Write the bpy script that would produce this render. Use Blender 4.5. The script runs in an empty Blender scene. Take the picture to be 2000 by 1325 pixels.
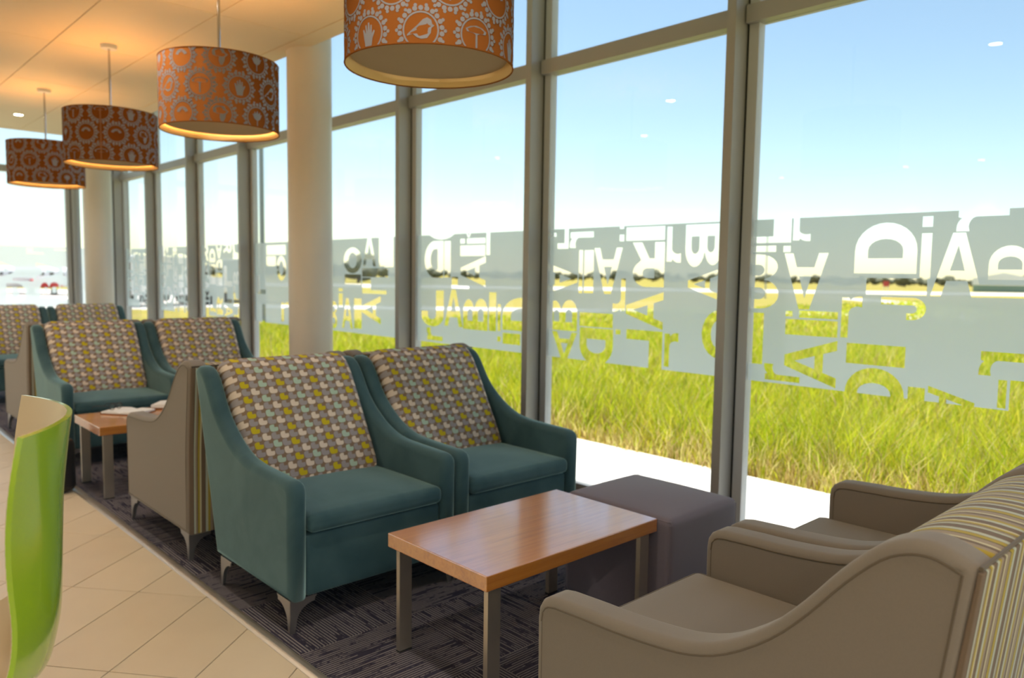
import bpy, bmesh, math, random
import numpy as np
from mathutils import Vector, Matrix
from mathutils.geometry import delaunay_2d_cdt

S = bpy.context.scene
COL = S.collection
PI = math.pi

# ------------------------------------------------------------------ camera
F_PX, YAW, PITCH, ROLL, CAM_H = 1503.93, math.radians(43.218), math.radians(4.7237), math.radians(0.8219), 1.40
fw = Vector((math.sin(YAW)*math.cos(PITCH), math.cos(YAW)*math.cos(PITCH), -math.sin(PITCH)))
r0 = Vector((math.cos(YAW), -math.sin(YAW), 0)); u0 = r0.cross(fw)
RT = r0*math.cos(ROLL) + u0*math.sin(ROLL); UP = u0*math.cos(ROLL) - r0*math.sin(ROLL)
cam_d = bpy.data.cameras.new('camera'); cam = bpy.data.objects.new('camera', cam_d); COL.objects.link(cam)
cam.matrix_world = Matrix(((RT.x, UP.x, -fw.x, 0), (RT.y, UP.y, -fw.y, 0), (RT.z, UP.z, -fw.z, CAM_H), (0, 0, 0, 1)))
cam_d.sensor_width = 36; cam_d.lens = F_PX/2000*36; cam_d.clip_end = 3000; cam_d.clip_start = 0.05
cam_d.dof.use_dof = True; cam_d.dof.focus_distance = 1.95; cam_d.dof.aperture_fstop = 3.2
S.camera = cam

# ------------------------------------------------------------------ sky, sun, exposure
SUN_AZ, SUN_EL = math.radians(14), math.radians(69)      # azimuth measured from +Y towards +X
W = bpy.data.worlds.new('world'); S.world = W; W.use_nodes = True
wn = W.node_tree; wn.nodes.clear()
sky = wn.nodes.new('ShaderNodeTexSky'); sky.sky_type = 'NISHITA'; sky.sun_disc = False
sky.sun_elevation = SUN_EL; sky.sun_rotation = SUN_AZ; sky.altitude = 50; sky.air_density = 1.0; sky.dust_density = 0.35; sky.ozone_density = 1.0
bg = wn.nodes.new('ShaderNodeBackground'); bg.inputs[1].default_value = 0.145
wo = wn.nodes.new('ShaderNodeOutputWorld')
tint = wn.nodes.new('ShaderNodeMix'); tint.data_type = 'RGBA'; tint.blend_type = 'MULTIPLY'; tint.inputs[0].default_value = 1; tint.inputs[7].default_value = (1.04, 1.05, .95, 1)
wn.links.new(sky.outputs[0], tint.inputs[6]); wn.links.new(tint.outputs[2], bg.inputs[0]); wn.links.new(bg.outputs[0], wo.inputs[0])
sd = bpy.data.lights.new('sun', 'SUN'); sd.energy = 7.0; sd.angle = math.radians(0.53); sd.color = (1, .95, .86)
sun = bpy.data.objects.new('sun', sd); COL.objects.link(sun)
sv = Vector((math.sin(SUN_AZ)*math.cos(SUN_EL), math.cos(SUN_AZ)*math.cos(SUN_EL), math.sin(SUN_EL)))
sun.rotation_euler = sv.to_track_quat('Z', 'Y').to_euler(); sun.location = (6, 20, 30)
vs = S.view_settings
vs.view_transform = 'Standard'; vs.look = 'None'; vs.gamma = 1; vs.use_curve_mapping = False; vs.exposure = 0.5
WARM = (1.0, .54, .19)
LAMP_W, DOWN_W, WASH_W = 11.0, 46.0, 120.0

# ------------------------------------------------------------------ pixel helpers (2000 x 1325 frame)
CAM = Vector((0, 0, CAM_H))
def ray(x, y): return fw + RT*((x-1000)/F_PX) + UP*((662.5-y)/F_PX)
def on_x(x, y, X):
    d = ray(x, y); return CAM + d*(X/d.x)
def on_z(x, y, z=0.0):
    d = ray(x, y); return CAM + d*((z-CAM_H)/d.z)
def on_y(x, y, Y):
    d = ray(x, y); return CAM + d*(Y/d.y)

# ------------------------------------------------------------------ node maths helper
class Ex:
    def __init__(s, nt, sock): s.nt, s.k = nt, sock
    def _m(s, op, *a, clamp=False):
        n = s.nt.nodes.new('ShaderNodeMath'); n.operation = op; n.use_clamp = clamp
        for i, v in enumerate((s,)+a):
            if isinstance(v, Ex): s.nt.links.new(v.k, n.inputs[i])
            else: n.inputs[i].default_value = v
        return Ex(s.nt, n.outputs[0])
    def __add__(s, o): return s._m('ADD', o)
    def __radd__(s, o): return s._m('ADD', o)
    def __sub__(s, o): return s._m('SUBTRACT', o)
    def __mul__(s, o): return s._m('MULTIPLY', o)
    def __rmul__(s, o): return s._m('MULTIPLY', o)
    def __truediv__(s, o): return s._m('DIVIDE', o)
    def floor(s): return s._m('FLOOR')
    def fract(s): return s._m('FRACT')
    def abs(s): return s._m('ABSOLUTE')
    def pw(s, o): return s._m('POWER', o)
    def lt(s, o): return s._m('LESS_THAN', o)
    def gt(s, o): return s._m('GREATER_THAN', o)
    def mod(s, o): return s._m('FLOORED_MODULO', o)
    def eq(s, o, e=.5): return s._m('COMPARE', o, e)

def new_mat(name):
    m = bpy.data.materials.new(name); m.use_nodes = True; nt = m.node_tree
    return m, nt, nt.nodes['Principled BSDF']
def mixc(nt, fac, a, b):
    n = nt.nodes.new('ShaderNodeMix'); n.data_type = 'RGBA'
    for i, v in ((0, fac), (6, a), (7, b)):
        if isinstance(v, Ex): nt.links.new(v.k, n.inputs[i])
        elif hasattr(v, 'links'): nt.links.new(v, n.inputs[i])
        elif i == 0: n.inputs[i].default_value = v
        else: n.inputs[i].default_value = (*v, 1)
    return n.outputs[2]
def obj_coord(nt):
    t = nt.nodes.new('ShaderNodeTexCoord'); return t.outputs['Object']
def sep(nt, sock):
    n = nt.nodes.new('ShaderNodeSeparateXYZ'); nt.links.new(sock, n.inputs[0]); return [Ex(nt, o) for o in n.outputs]
def noise(nt, vec, scale, detail=2.0, rough=.5, stretch=None, dist=0):
    if stretch:
        mp = nt.nodes.new('ShaderNodeMapping'); mp.inputs['Scale'].default_value = stretch; nt.links.new(vec, mp.inputs[0]); vec = mp.outputs[0]
    n = nt.nodes.new('ShaderNodeTexNoise'); n.inputs['Scale'].default_value = scale; n.inputs['Detail'].default_value = detail
    n.inputs['Roughness'].default_value = rough; n.inputs['Distortion'].default_value = dist; nt.links.new(vec, n.inputs['Vector'])
    return Ex(nt, n.outputs[0])
def ramp(nt, fac, stops, const=False):
    n = nt.nodes.new('ShaderNodeValToRGB'); cr = n.color_ramp
    if const: cr.interpolation = 'CONSTANT'
    while len(cr.elements) < len(stops): cr.elements.new(.5)
    for e, (p, c) in zip(cr.elements, stops): e.position = p; e.color = (*c, 1)
    nt.links.new(fac.k, n.inputs[0]); return n.outputs[0]
def bump(nt, p, h, strength, dist=.002):
    b = nt.nodes.new('ShaderNodeBump'); b.inputs['Strength'].default_value = strength; b.inputs['Distance'].default_value = dist
    nt.links.new(h.k, b.inputs['Height']); nt.links.new(b.outputs[0], p.inputs['Normal'])
def plain(name, col, rough=.5, metal=0.0, var=.06, scale=6.0, coat=0.0, bmp=0.0, spec=.5):
    m, nt, p = new_mat(name)
    n = noise(nt, obj_coord(nt), scale, 3)
    nt.links.new(mixc(nt, n, [c*(1-var) for c in col], [min(1, c*(1+var)) for c in col]), p.inputs['Base Color'])
    p.inputs['Roughness'].default_value = rough; p.inputs['Metallic'].default_value = metal
    p.inputs['Coat Weight'].default_value = coat; p.inputs['Coat Roughness'].default_value = .08
    p.inputs['Specular IOR Level'].default_value = spec
    if bmp: bump(nt, p, noise(nt, obj_coord(nt), scale*40, 2), bmp)
    return m
def srgb(r, g, b):
    f = lambda c: ((c/255+.055)/1.055)**2.4 if c > 10 else c/255/12.92
    return (f(r), f(g), f(b))
M = {}
M['aluminium'] = plain('aluminium', (.37, .36, .35), .40, .2, .03)
M['aluminium_white'] = plain('aluminium_white', (.52, .54, .57), .45, .1, .02)
M['gasket'] = plain('gasket', (.012, .014, .013), .6)
M['steel'] = plain('steel', (.60, .55, .48), .34, .9, .05, 30)
M['chrome'] = plain('chrome', (.55, .55, .58), .12, 1.0, .02)
M['black_foot'] = plain('black_foot', (.02, .02, .02), .5)
M['column'] = plain('column_paint', (.64, .59, .53), .45, 0, .02)
M['plaster'] = plain('plaster', (.80, .76, .68), .7, 0, .02)
M['ceiling'] = plain('ceiling_board', (.68, .55, .37), .6, 0, .02)
M['ceiling_grid'] = plain('ceiling_grid', (.55, .48, .36), .6)
M['green'] = plain('green_plastic', (.33, .52, .025), .14, 0, .05, 2, .5)
M['cream'] = plain('cream_plastic', (.74, .60, .42), .3, 0, .02, 2)
M['paper'] = plain('paper', (.88, .90, .93), .6)
M['cover_brown'] = plain('brown_cover', (.25, .10, .04), .5)
M['black'] = plain('black_leatherette', (.012, .012, .016), .42, 0, .2, 20, 0, .2)
M['lens'] = plain('dark_lens', (.02, .02, .025), .05, 0, 0, 3, 1)
M['concrete'] = plain('path_concrete', (.72, .70, .67), .9, 0, .08, 3, 0, .2)
M['tarmac'] = plain('taxiway', (.60, .56, .52), .9, 0, .08, .2)
M['white_paint'] = plain('white_paint', (.82, .82, .82), .3)
M['red_paint'] = plain('red_paint', (.55, .03, .03), .4)
M['bark'] = plain('bark', (.12, .08, .05), .9)
M['pole_grey'] = plain('galvanised_pole', (.32, .36, .40), .5, .4)
M['teal_glass'] = plain('greenish_glazing', (.18, .30, .26), .2)
M['grout'] = plain('grout', (.16, .11, .07), .9)
M['bracket'] = plain('bracket_metal', (.36, .35, .36), .38, .9, .05, 30)
M['trim_metal'] = plain('trim_metal', (.55, .50, .45), .35, .8, .1, 20)
M['leaf'] = plain('tree_leaf', (.085, .095, .050), .8, 0, .5, .8)

def velvet(name, dark, light):
    m, nt, p = new_mat(name); oc = obj_coord(nt)
    n = noise(nt, oc, 3.2, 4, .6, None, .6); n2 = noise(nt, oc, 9, 3, .6)
    f = (n*1.6 - .45 + n2*.35)._m('MULTIPLY', 1.0, clamp=True)
    nt.links.new(mixc(nt, f, dark, light), p.inputs['Base Color'])
    p.inputs['Roughness'].default_value = .78; p.inputs['Sheen Weight'].default_value = .85
    p.inputs['Sheen Roughness'].default_value = .35; p.inputs['Sheen Tint'].default_value = (.62, .92, .92, 1)
    p.inputs['Specular IOR Level'].default_value = .25
    bump(nt, p, noise(nt, oc, 420, 2), .15, .001)
    return m
M['teal'] = velvet('teal_velvet', (.019, .062, .084), (.072, .142, .168))
def twill(name, col, amp=.05, dens=2600.0):
    m, nt, p = new_mat(name); oc = obj_coord(nt); x, y, z = sep(nt, oc)
    w = ((x*.8 + y + z)*dens)._m('SINE')
    n = noise(nt, oc, 300, 2)
    f = (w*.25 + n)._m('MULTIPLY', 1.0, clamp=True)
    nt.links.new(mixc(nt, f, [c*(1-amp*1.5) for c in col], [c*(1+amp) for c in col]), p.inputs['Base Color'])
    p.inputs['Roughness'].default_value = .8; p.inputs['Sheen Weight'].default_value = .25; p.inputs['Specular IOR Level'].default_value = .25
    bump(nt, p, w, .12, .001)
    return m
M['taupe'] = twill('taupe_twill', srgb(124, 115, 106))
M['taupe_dark'] = twill('taupe_piping', srgb(94, 83, 70))
M['ottoman'] = twill('ottoman_weave', srgb(112, 106, 122), .10, 1400)

def cushion_mat():
    m, nt, p = new_mat('comma_pattern_fabric'); x, y, z = sep(nt, obj_coord(nt))
    cw, ch = .0435, .0365
    v = z*.82 - y*.57
    u = x + .5
    ui = u/cw; i = ui.floor(); fx = ui.fract()
    vj = v/ch + 40.0; j = vj.floor(); fy = vj.fract()
    shape = ((((fx - .5).abs()/.46).pw(3.2)) + (((fy - .5).abs()/.46).pw(3.2))).lt(1.0)
    notch = fx.lt(.42)*fy.gt(.60)
    motif = shape*((notch*-1.0) + 1.0)
    chk = (i + j).mod(2.0).gt(.5)
    c4 = i.mod(4.0)
    white, grey, yel, mint, brown = srgb(222, 208, 196), srgb(160, 154, 158), srgb(200, 182, 40), srgb(176, 200, 186), srgb(138, 116, 98)
    c = mixc(nt, c4.eq(1.0), white, yel)
    c = mixc(nt, c4.eq(3.0), c, mint)
    c = mixc(nt, chk, grey, c)
    c = mixc(nt, motif, brown, c)
    nt.links.new(c, p.inputs['Base Color']); p.inputs['Roughness'].default_value = .85; p.inputs['Specular IOR Level'].default_value = .2
    bump(nt, p, noise(nt, obj_coord(nt), 500, 2), .2, .001)
    return m
M['pattern'] = cushion_mat()
def stripe_mat():
    m, nt, p = new_mat('striped_fabric'); x, y, z = sep(nt, obj_coord(nt))
    f = ((x + 1.03)/.185).fract()
    br, bk, ol, gr, tp, pa = srgb(112, 96, 82), srgb(40, 34, 30), srgb(168, 150, 66), srgb(178, 184, 172), srgb(150, 136, 120), srgb(196, 190, 160)
    seq = [(0, tp), (.10, bk), (.115, ol), (.20, bk), (.21, gr), (.28, br), (.40, bk), (.41, gr), (.45, tp), (.50, bk), (.51, ol), (.56, pa), (.60, br), (.70, bk), (.71, gr), (.77, ol), (.83, tp), (.90, bk), (.91, br), (.96, pa)]
    nt.links.new(ramp(nt, f, seq, True), p.inputs['Base Color'])
    p.inputs['Roughness'].default_value = .8; p.inputs['Specular IOR Level'].default_value = .2; p.inputs['Sheen Weight'].default_value = .2
    bump(nt, p, noise(nt, obj_coord(nt), 400, 2), .2, .001)
    return m
M['stripe'] = stripe_mat()
def carpet_mat():
    m, nt, p = new_mat('carpet_tile'); oc = obj_coord(nt); x, y, z = sep(nt, oc)
    oi = nt.nodes.new('ShaderNodeObjectInfo'); rnd = Ex(nt, oi.outputs['Random'])
    cb = nt.nodes.new('ShaderNodeCombineXYZ'); nt.links.new((x*1.0).k, cb.inputs[0]); nt.links.new((y*1.0).k, cb.inputs[1]); nt.links.new((rnd*37.0).k, cb.inputs[2])
    n1 = noise(nt, cb.outputs[0], 1.0, 2, .6, (95, 5, 1)); n2 = noise(nt, cb.outputs[0], 1.0, 1, .5, (60, 60, 1))
    saw = ((x/.0125).fract() - .5).abs().lt(.17)
    line = saw*((n1*1.0 + n2*.25).gt(.56))
    base = mixc(nt, noise(nt, cb.outputs[0], 1.0, 1, .5, (160, 14, 1)), srgb(42, 41, 56), srgb(66, 64, 82))
    nt.links.new(mixc(nt, line, base, srgb(146, 140, 142)), p.inputs['Base Color'])
    p.inputs['Roughness'].default_value = .95; p.inputs['Specular IOR Level'].default_value = .1
    bump(nt, p, noise(nt, oc, 700, 2), .5, .002)
    return m
M['carpet'] = carpet_mat()
def tile_mat():
    m, nt, p = new_mat('floor_tile'); oc = obj_coord(nt)
    oi = nt.nodes.new('ShaderNodeObjectInfo'); rnd = Ex(nt, oi.outputs['Random'])
    n = noise(nt, oc, 5, 4)*.7 + rnd*.3
    nt.links.new(mixc(nt, n, (.68, .57, .43), (.80, .69, .53)), p.inputs['Base Color'])
    p.inputs['Roughness'].default_value = .34; p.inputs['Specular IOR Level'].default_value = .5
    return m
M['tile'] = tile_mat()
def wood_mat():
    m, nt, p = new_mat('orange_wood'); oc = obj_coord(nt)
    n = noise(nt, oc, 1.0, 4, .6, (3.5, 60, 60), .4); n2 = noise(nt, oc, 1.0, 2, .5, (1.5, 9, 9))
    f = (n*.7 + n2*.4)
    nt.links.new(ramp(nt, f, [(.30, (.38, .110, .007)), (.52, (.56, .190, .015)), (.75, (.66, .250, .028))]), p.inputs['Base Color'])
    p.inputs['Roughness'].default_value = .30; p.inputs['Coat Weight'].default_value = 1.0; p.inputs['Coat Roughness'].default_value = .13; p.inputs['Coat IOR'].default_value = 3.2
    return m
M['wood'] = wood_mat()
def glass_mat():
    m, nt, p = new_mat('window_glass'); nt.nodes.remove(p)
    ge = nt.nodes.new('ShaderNodeNewGeometry'); dt = nt.nodes.new('ShaderNodeVectorMath'); dt.operation = 'DOT_PRODUCT'
    nt.links.new(ge.outputs['Incoming'], dt.inputs[0]); nt.links.new(ge.outputs['Normal'], dt.inputs[1])
    fres = ((Ex(nt, dt.outputs['Value']).abs()*-1.0 + 1.0).pw(5.0))*.60 + .030      # Schlick, the same from both sides
    t = nt.nodes.new('ShaderNodeBsdfTransparent'); t.inputs[0].default_value = (.97, .985, .98, 1)
    g = nt.nodes.new('ShaderNodeBsdfGlossy'); g.inputs['Roughness'].default_value = 0.0
    mx = nt.nodes.new('ShaderNodeMixShader')
    nt.links.new(fres.k, mx.inputs[0]); nt.links.new(t.outputs[0], mx.inputs[1]); nt.links.new(g.outputs[0], mx.inputs[2])
    nt.links.new(mx.outputs[0], nt.nodes['Material Output'].inputs[0]); return m
M['glass'] = glass_mat()
def translucent_mat(name, dcol, tcol, fac, transp=0.0):
    m, nt, p = new_mat(name); nt.nodes.remove(p)
    d = nt.nodes.new('ShaderNodeBsdfDiffuse'); t = nt.nodes.new('ShaderNodeBsdfTranslucent')
    oc = obj_coord(nt)
    nt.links.new(mixc(nt, noise(nt, oc, 8, 2), [c*.96 for c in dcol], dcol), d.inputs[0]); t.inputs[0].default_value = (*tcol, 1)
    mx = nt.nodes.new('ShaderNodeMixShader'); mx.inputs[0].default_value = fac
    nt.links.new(d.outputs[0], mx.inputs[1]); nt.links.new(t.outputs[0], mx.inputs[2]); out = mx.outputs[0]
    if transp:
        tr = nt.nodes.new('ShaderNodeBsdfTransparent'); m2 = nt.nodes.new('ShaderNodeMixShader'); m2.inputs[0].default_value = transp
        nt.links.new(out, m2.inputs[1]); nt.links.new(tr.outputs[0], m2.inputs[2]); out = m2.outputs[0]
    nt.links.new(out, nt.nodes['Material Output'].inputs[0]); return m
M['film'] = translucent_mat('frosted_film', (.68, .76, .81), (.70, .79, .85), .58, .10)
M['shade'] = translucent_mat('orange_shade_fabric', (.25, .085, .020), (.30, .10, .02), .05)
M['print'] = translucent_mat('grey_shade_print', (.28, .28, .33), (.2, .16, .12), .04)
M['shade_lining'] = plain('shade_lining', (.85, .62, .30), .7)
M['diffuser'] = translucent_mat('shade_diffuser', (.42, .32, .19), (.35, .26, .14), .12)
def emit(name, col, s):
    m, nt, p = new_mat(name); p.inputs['Base Color'].default_value = (*col, 1)
    p.inputs['Emission Color'].default_value = (*col, 1); p.inputs['Emission Strength'].default_value = s; return m
M['bulb'] = emit('bulb_glow', (1, .62, .25), 12)
M['down_glow'] = emit('downlight_glow', (1, .86, .62), 28)
def grass_mat(name, attr):
    m, nt, p = new_mat(name); nt.nodes.remove(p)
    d = nt.nodes.new('ShaderNodeBsdfDiffuse'); t = nt.nodes.new('ShaderNodeBsdfTranslucent')
    mx = nt.nodes.new('ShaderNodeMixShader'); mx.inputs[0].default_value = .45
    if attr:
        a = nt.nodes.new('ShaderNodeAttribute'); a.attribute_name = 'tint'; c = a.outputs['Color']
    else:
        oc = obj_coord(nt); n = noise(nt, oc, .35, 6, .65); n2 = noise(nt, oc, .03, 3)
        c = ramp(nt, n*.75 + n2*.35, [(.30, (.22, .22, .045)), (.52, (.30, .26, .07)), (.75, (.36, .27, .11))])
        mx.inputs[0].default_value = .0
    nt.links.new(c, d.inputs[0]); nt.links.new(c, t.inputs[0])
    nt.links.new(d.outputs[0], mx.inputs[1]); nt.links.new(t.outputs[0], mx.inputs[2])
    nt.links.new(mx.outputs[0], nt.nodes['Material Output'].inputs[0]); return m
M['blade'] = grass_mat('grass_blade', True)
M['field'] = grass_mat('grass_field', False)

# ------------------------------------------------------------------ mesh helpers
def mesh_from(name, v, f, mat, smooth=False, flat_caps=()):
    me = bpy.data.meshes.new(name); me.from_pydata([tuple(p) for p in v], [], [tuple(q) for q in f]); me.update()
    if mat: me.materials.append(M[mat])
    if smooth:
        fl = [True]*len(me.polygons)
        for c in flat_caps: fl[c] = False
        me.polygons.foreach_set('use_smooth', fl)
    return me
def link(name, me, parent=None, loc=None):
    o = bpy.data.objects.new(name, me); COL.objects.link(o)
    if parent: o.parent = parent
    if loc: o.location = loc
    return o
def empty(name, loc=(0, 0, 0), rz=0.0):
    o = bpy.data.objects.new(name, None); COL.objects.link(o); o.location = loc; o.rotation_euler = (0, 0, rz); o.empty_display_size = .1
    return o
def tag(o, label=None, cat=None, group=None, kind=None):
    if label: o['label'] = label
    if cat: o['category'] = cat
    if group: o['group'] = group
    if kind: o['kind'] = kind
    return o
def copy_tree(o, parent=None):
    c = o.copy(); COL.objects.link(c); c.parent = parent
    for ch in list(o.children): copy_tree(ch, c)
    return c
class MB:
    def __init__(s): s.v, s.f = [], []
    def add(s, v, f):
        n = len(s.v); s.v += [tuple(p) for p in v]; s.f += [tuple(i+n for i in q) for q in f]; return s
    def box(s, x0, x1, y0, y1, z0, z1):
        v = [(x, y, z) for z in (z0, z1) for y in (y0, y1) for x in (x0, x1)]
        return s.add(v, [(0, 2, 3, 1), (4, 5, 7, 6), (0, 1, 5, 4), (2, 6, 7, 3), (0, 4, 6, 2), (1, 3, 7, 5)])
    def cyl(s, c, r, z0, z1, n=24, r1=None, caps=True):
        r1 = r if r1 is None else r1
        v = [(c[0]+rr*math.cos(2*PI*i/n), c[1]+rr*math.sin(2*PI*i/n), z) for z, rr in ((z0, r), (z1, r1)) for i in range(n)]
        f = [(i, (i+1) % n, n+(i+1) % n, n+i) for i in range(n)]
        if caps: f += [tuple(range(n-1, -1, -1)), tuple(range(n, 2*n))]
        return s.add(v, f)
    def tube(s, pts, r, n=8, closed=False):
        pts = [Vector(p) for p in pts]; k = len(pts); v = []; up = Vector((0, 0, 1))
        for i, p in enumerate(pts):
            a = pts[(i-1) % k] if (closed or i > 0) else p; b = pts[(i+1) % k] if (closed or i < k-1) else p
            t = (b-a).normalized(); u = up if abs(t.dot(up)) < .95 else Vector((1, 0, 0))
            e1 = t.cross(u).normalized(); e2 = t.cross(e1)
            rr = r[i] if isinstance(r, (list, tuple)) else r
            v += [p + e1*rr*math.cos(2*PI*j/n) + e2*rr*math.sin(2*PI*j/n) for j in range(n)]
        f = []
        for i in range(k if closed else k-1):
            i2 = (i+1) % k
            f += [(i*n+j, i*n+(j+1) % n, i2*n+(j+1) % n, i2*n+j) for j in range(n)]
        if not closed: f += [tuple(range(n-1, -1, -1)), tuple(range((k-1)*n, k*n))]
        return s.add(v, f)
    def prism(s, poly, axis, a, b):
        n = len(poly)
        def P(p, t): return {'x': (t, p[0], p[1]), 'y': (p[0], t, p[1]), 'z': (p[0], p[1], t)}[axis]
        v = [P(p, a) for p in poly] + [P(p, b) for p in poly]
        f = [(i, (i+1) % n, n+(i+1) % n, n+i) for i in range(n)] + [tuple(range(n-1, -1, -1)), tuple(range(n, 2*n))]
        return s.add(v, f)
    def mesh(s, name, mat, smooth=False): 
        me = mesh_from(name, s.v, s.f, mat, smooth)
        bm = bmesh.new(); bm.from_mesh(me); bmesh.ops.recalc_face_normals(bm, faces=bm.faces)
        if smooth:
            for e in bm.edges:
                if len(e.link_faces) == 2 and e.calc_face_angle(0) > math.radians(42): e.smooth = False
        bm.to_mesh(me); bm.free(); return me
    def build(s, name, mat, parent=None, smooth=False): return link(name, s.mesh(name, mat, smooth), parent)

def catmull(pts, n=5):
    out = []; k = len(pts)
    for i in range(k-1):
        p0, p1, p2, p3 = pts[max(i-1, 0)], pts[i], pts[i+1], pts[min(i+2, k-1)]
        for j in range(n):
            t = j/n; out.append(tuple(.5*((2*b)+(c-a)*t+(2*a-5*b+4*c-d)*t*t+(-a+3*b-3*c+d)*t**3) for a, b, c, d in zip(p0, p1, p2, p3)))
    out.append(tuple(pts[-1])); return out
def fillet(pts, n=4):                     # pts: (y, z, radius)
    out = []; k = len(pts)
    for i, (y, z, r) in enumerate(pts):
        if r <= 0: out.append((y, z)); continue
        p = Vector((y, z)); a = Vector(pts[i-1][:2]); b = Vector(pts[(i+1) % k][:2])
        da, db = (a-p), (b-p); ra, rb = min(r, da.length*.49), min(r, db.length*.49)
        A = p+da.normalized()*ra; B = p+db.normalized()*rb
        for j in range(n+1):
            t = j/n; q = A*(1-t)**2 + p*2*t*(1-t) + B*t*t; out.append((q.x, q.y))
    return out
def inset_poly(poly, d):
    n = len(poly); A = sum(poly[i][0]*poly[(i+1) % n][1]-poly[(i+1) % n][0]*poly[i][1] for i in range(n)); sg = 1 if A > 0 else -1
    out = []
    for i in range(n):
        p = Vector(poly[i]); a = Vector(poly[i-1]); b = Vector(poly[(i+1) % n])
        e1 = (p-a).normalized(); e2 = (b-p).normalized()
        n1 = Vector((-e1.y, e1.x))*sg; n2 = Vector((-e2.y, e2.x))*sg; m = (n1+n2)
        if m.length < 1e-5: m = n1
        m.normalize(); c = max(m.dot(n1), .5); q = p + m*(d/c); out.append((q.x, q.y))
    # points that came closer to the outline than d have folded over: slide them onto the nearest sound one
    P = np.array(poly); Q = np.array(out); E = np.roll(P, -1, 0)-P; L = (E**2).sum(1)+1e-18
    t = np.clip(((Q[:, None]-P[None])*E[None]).sum(2)/L[None], 0, 1); D = np.sqrt(((Q[:, None]-P[None]-t[..., None]*E[None])**2).sum(2)).min(1)
    ok = D > .97*d
    if ok.any():
        for i in np.where(~ok)[0]:
            for k in range(1, n):
                if ok[(i+k) % n]: out[i] = out[(i+k) % n]; break
                if ok[(i-k) % n]: out[i] = out[(i-k) % n]; break
    return out
def slab(profile, x0, x1, r, seg=4):
    """side panel: (y, z) outline swept across x with rolled edges"""
    rings = []
    for i in range(seg+1):
        t = PI/2*i/seg; rings.append((x0 + r*(1-math.cos(t)), r*(1-math.sin(t))))
    rings += [(x1-(x-x0), d) for x, d in reversed(rings)]
    n = len(profile); v = []; f = []
    for x, d in rings:
        v += [(x, y, z) for y, z in (inset_poly(profile, d) if d > 1e-6 else profile)]
    for k in range(len(rings)-1):
        f += [(k*n+i, k*n+(i+1) % n, (k+1)*n+(i+1) % n, (k+1)*n+i) for i in range(n)]
    def cap(b):
        q = []
        for i in range(b, b+n):
            if not q or (Vector(v[i])-Vector(v[q[-1]])).length > 1e-6: q.append(i)
        if (Vector(v[q[0]])-Vector(v[q[-1]])).length < 1e-6: q.pop()
        return tuple(q)
    f += [cap(0)[::-1], cap((len(rings)-1)*n)]
    return v, f
def slab_mesh(name, profile, x0, x1, r, mat, seg=4):
    v, f = slab(profile, x0, x1, r, seg)
    return mesh_from(name, v, f, mat, True, (len(f)-1, len(f)-2))
def rbox(x0, x1, y0, y1, z0, z1, r, puff=0.0, seg=3, mid=6, wob=0.0):
    """cushion: box with round edges and a puffed top"""
    def ticks(a, b):
        t = [a + r*(1-math.cos(PI/2*i/seg)) for i in range(seg)] ; m = list(np.linspace(a+r, b-r, mid+1))
        return t + m + [b-(q-a) for q in reversed(t)]
    X, Y, Z = ticks(x0, x1), ticks(y0, y1), ticks(z0, z1)
    idx = {}; v = []; f = []
    def V(i, j, k):
        key = (i, j, k)
        if key not in idx:
            p = Vector((X[i], Y[j], Z[k])); c = Vector((min(max(p.x, x0+r), x1-r), min(max(p.y, y0+r), y1-r), min(max(p.z, z0+r), z1-r)))
            d = p-c; q = c + d.normalized()*r if d.length > 1e-9 else p
            u = (p.x-x0)/(x1-x0)*2-1; w = (p.y-y0)/(y1-y0)*2-1
            if p.z > (z0+z1)/2: q.z += puff*(1-u*u)*(1-w*w)
            q.z += wob*math.sin(9*q.x+3)*math.sin(7*q.y)
            idx[key] = len(v); v.append(q)
        return idx[key]
    a, b, c = len(X)-1, len(Y)-1, len(Z)-1
    for i in range(a):
        for j in range(b): f += [(V(i, j, 0), V(i, j+1, 0), V(i+1, j+1, 0), V(i+1, j, 0)), (V(i, j, c), V(i+1, j, c), V(i+1, j+1, c), V(i, j+1, c))]
    for i in range(a):
        for k in range(c): f += [(V(i, 0, k), V(i+1, 0, k), V(i+1, 0, k+1), V(i, 0, k+1)), (V(i, b, k), V(i, b, k+1), V(i+1, b, k+1), V(i+1, b, k))]
    for j in range(b):
        for k in range(c): f += [(V(0, j, k), V(0, j, k+1), V(0, j+1, k+1), V(0, j+1, k)), (V(a, j, k), V(a, j+1, k), V(a, j+1, k+1), V(a, j, k+1))]
    return v, f
def rbox_mesh(name, *a, mat=None, **k):
    v, f = rbox(*a, **k); return mesh_from(name, v, f, mat, k.get('seg', 3) > 1)

# ================================================================== THE ROOM
XG = 3.75                    # glass plane of the long facade
YF = 12.60                   # glass plane of the far facade
XL, YB = -5.0, -3.5          # wall behind and wall at the left
ZC, ZR = 3.10, 4.10          # ceiling boards, roof soffit
CE_X, CE_Y = 2.96, 11.25     # free edge of the ceiling
CARPET_X = 1.255

floor = MB().box(XL, XG+.06, YB, YF+.06, -.12, -.008).build('floor', 'grout'); tag(floor, 'beige tiled floor with a strip of dark striped carpet along the windows', 'floor', kind='structure')
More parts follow.
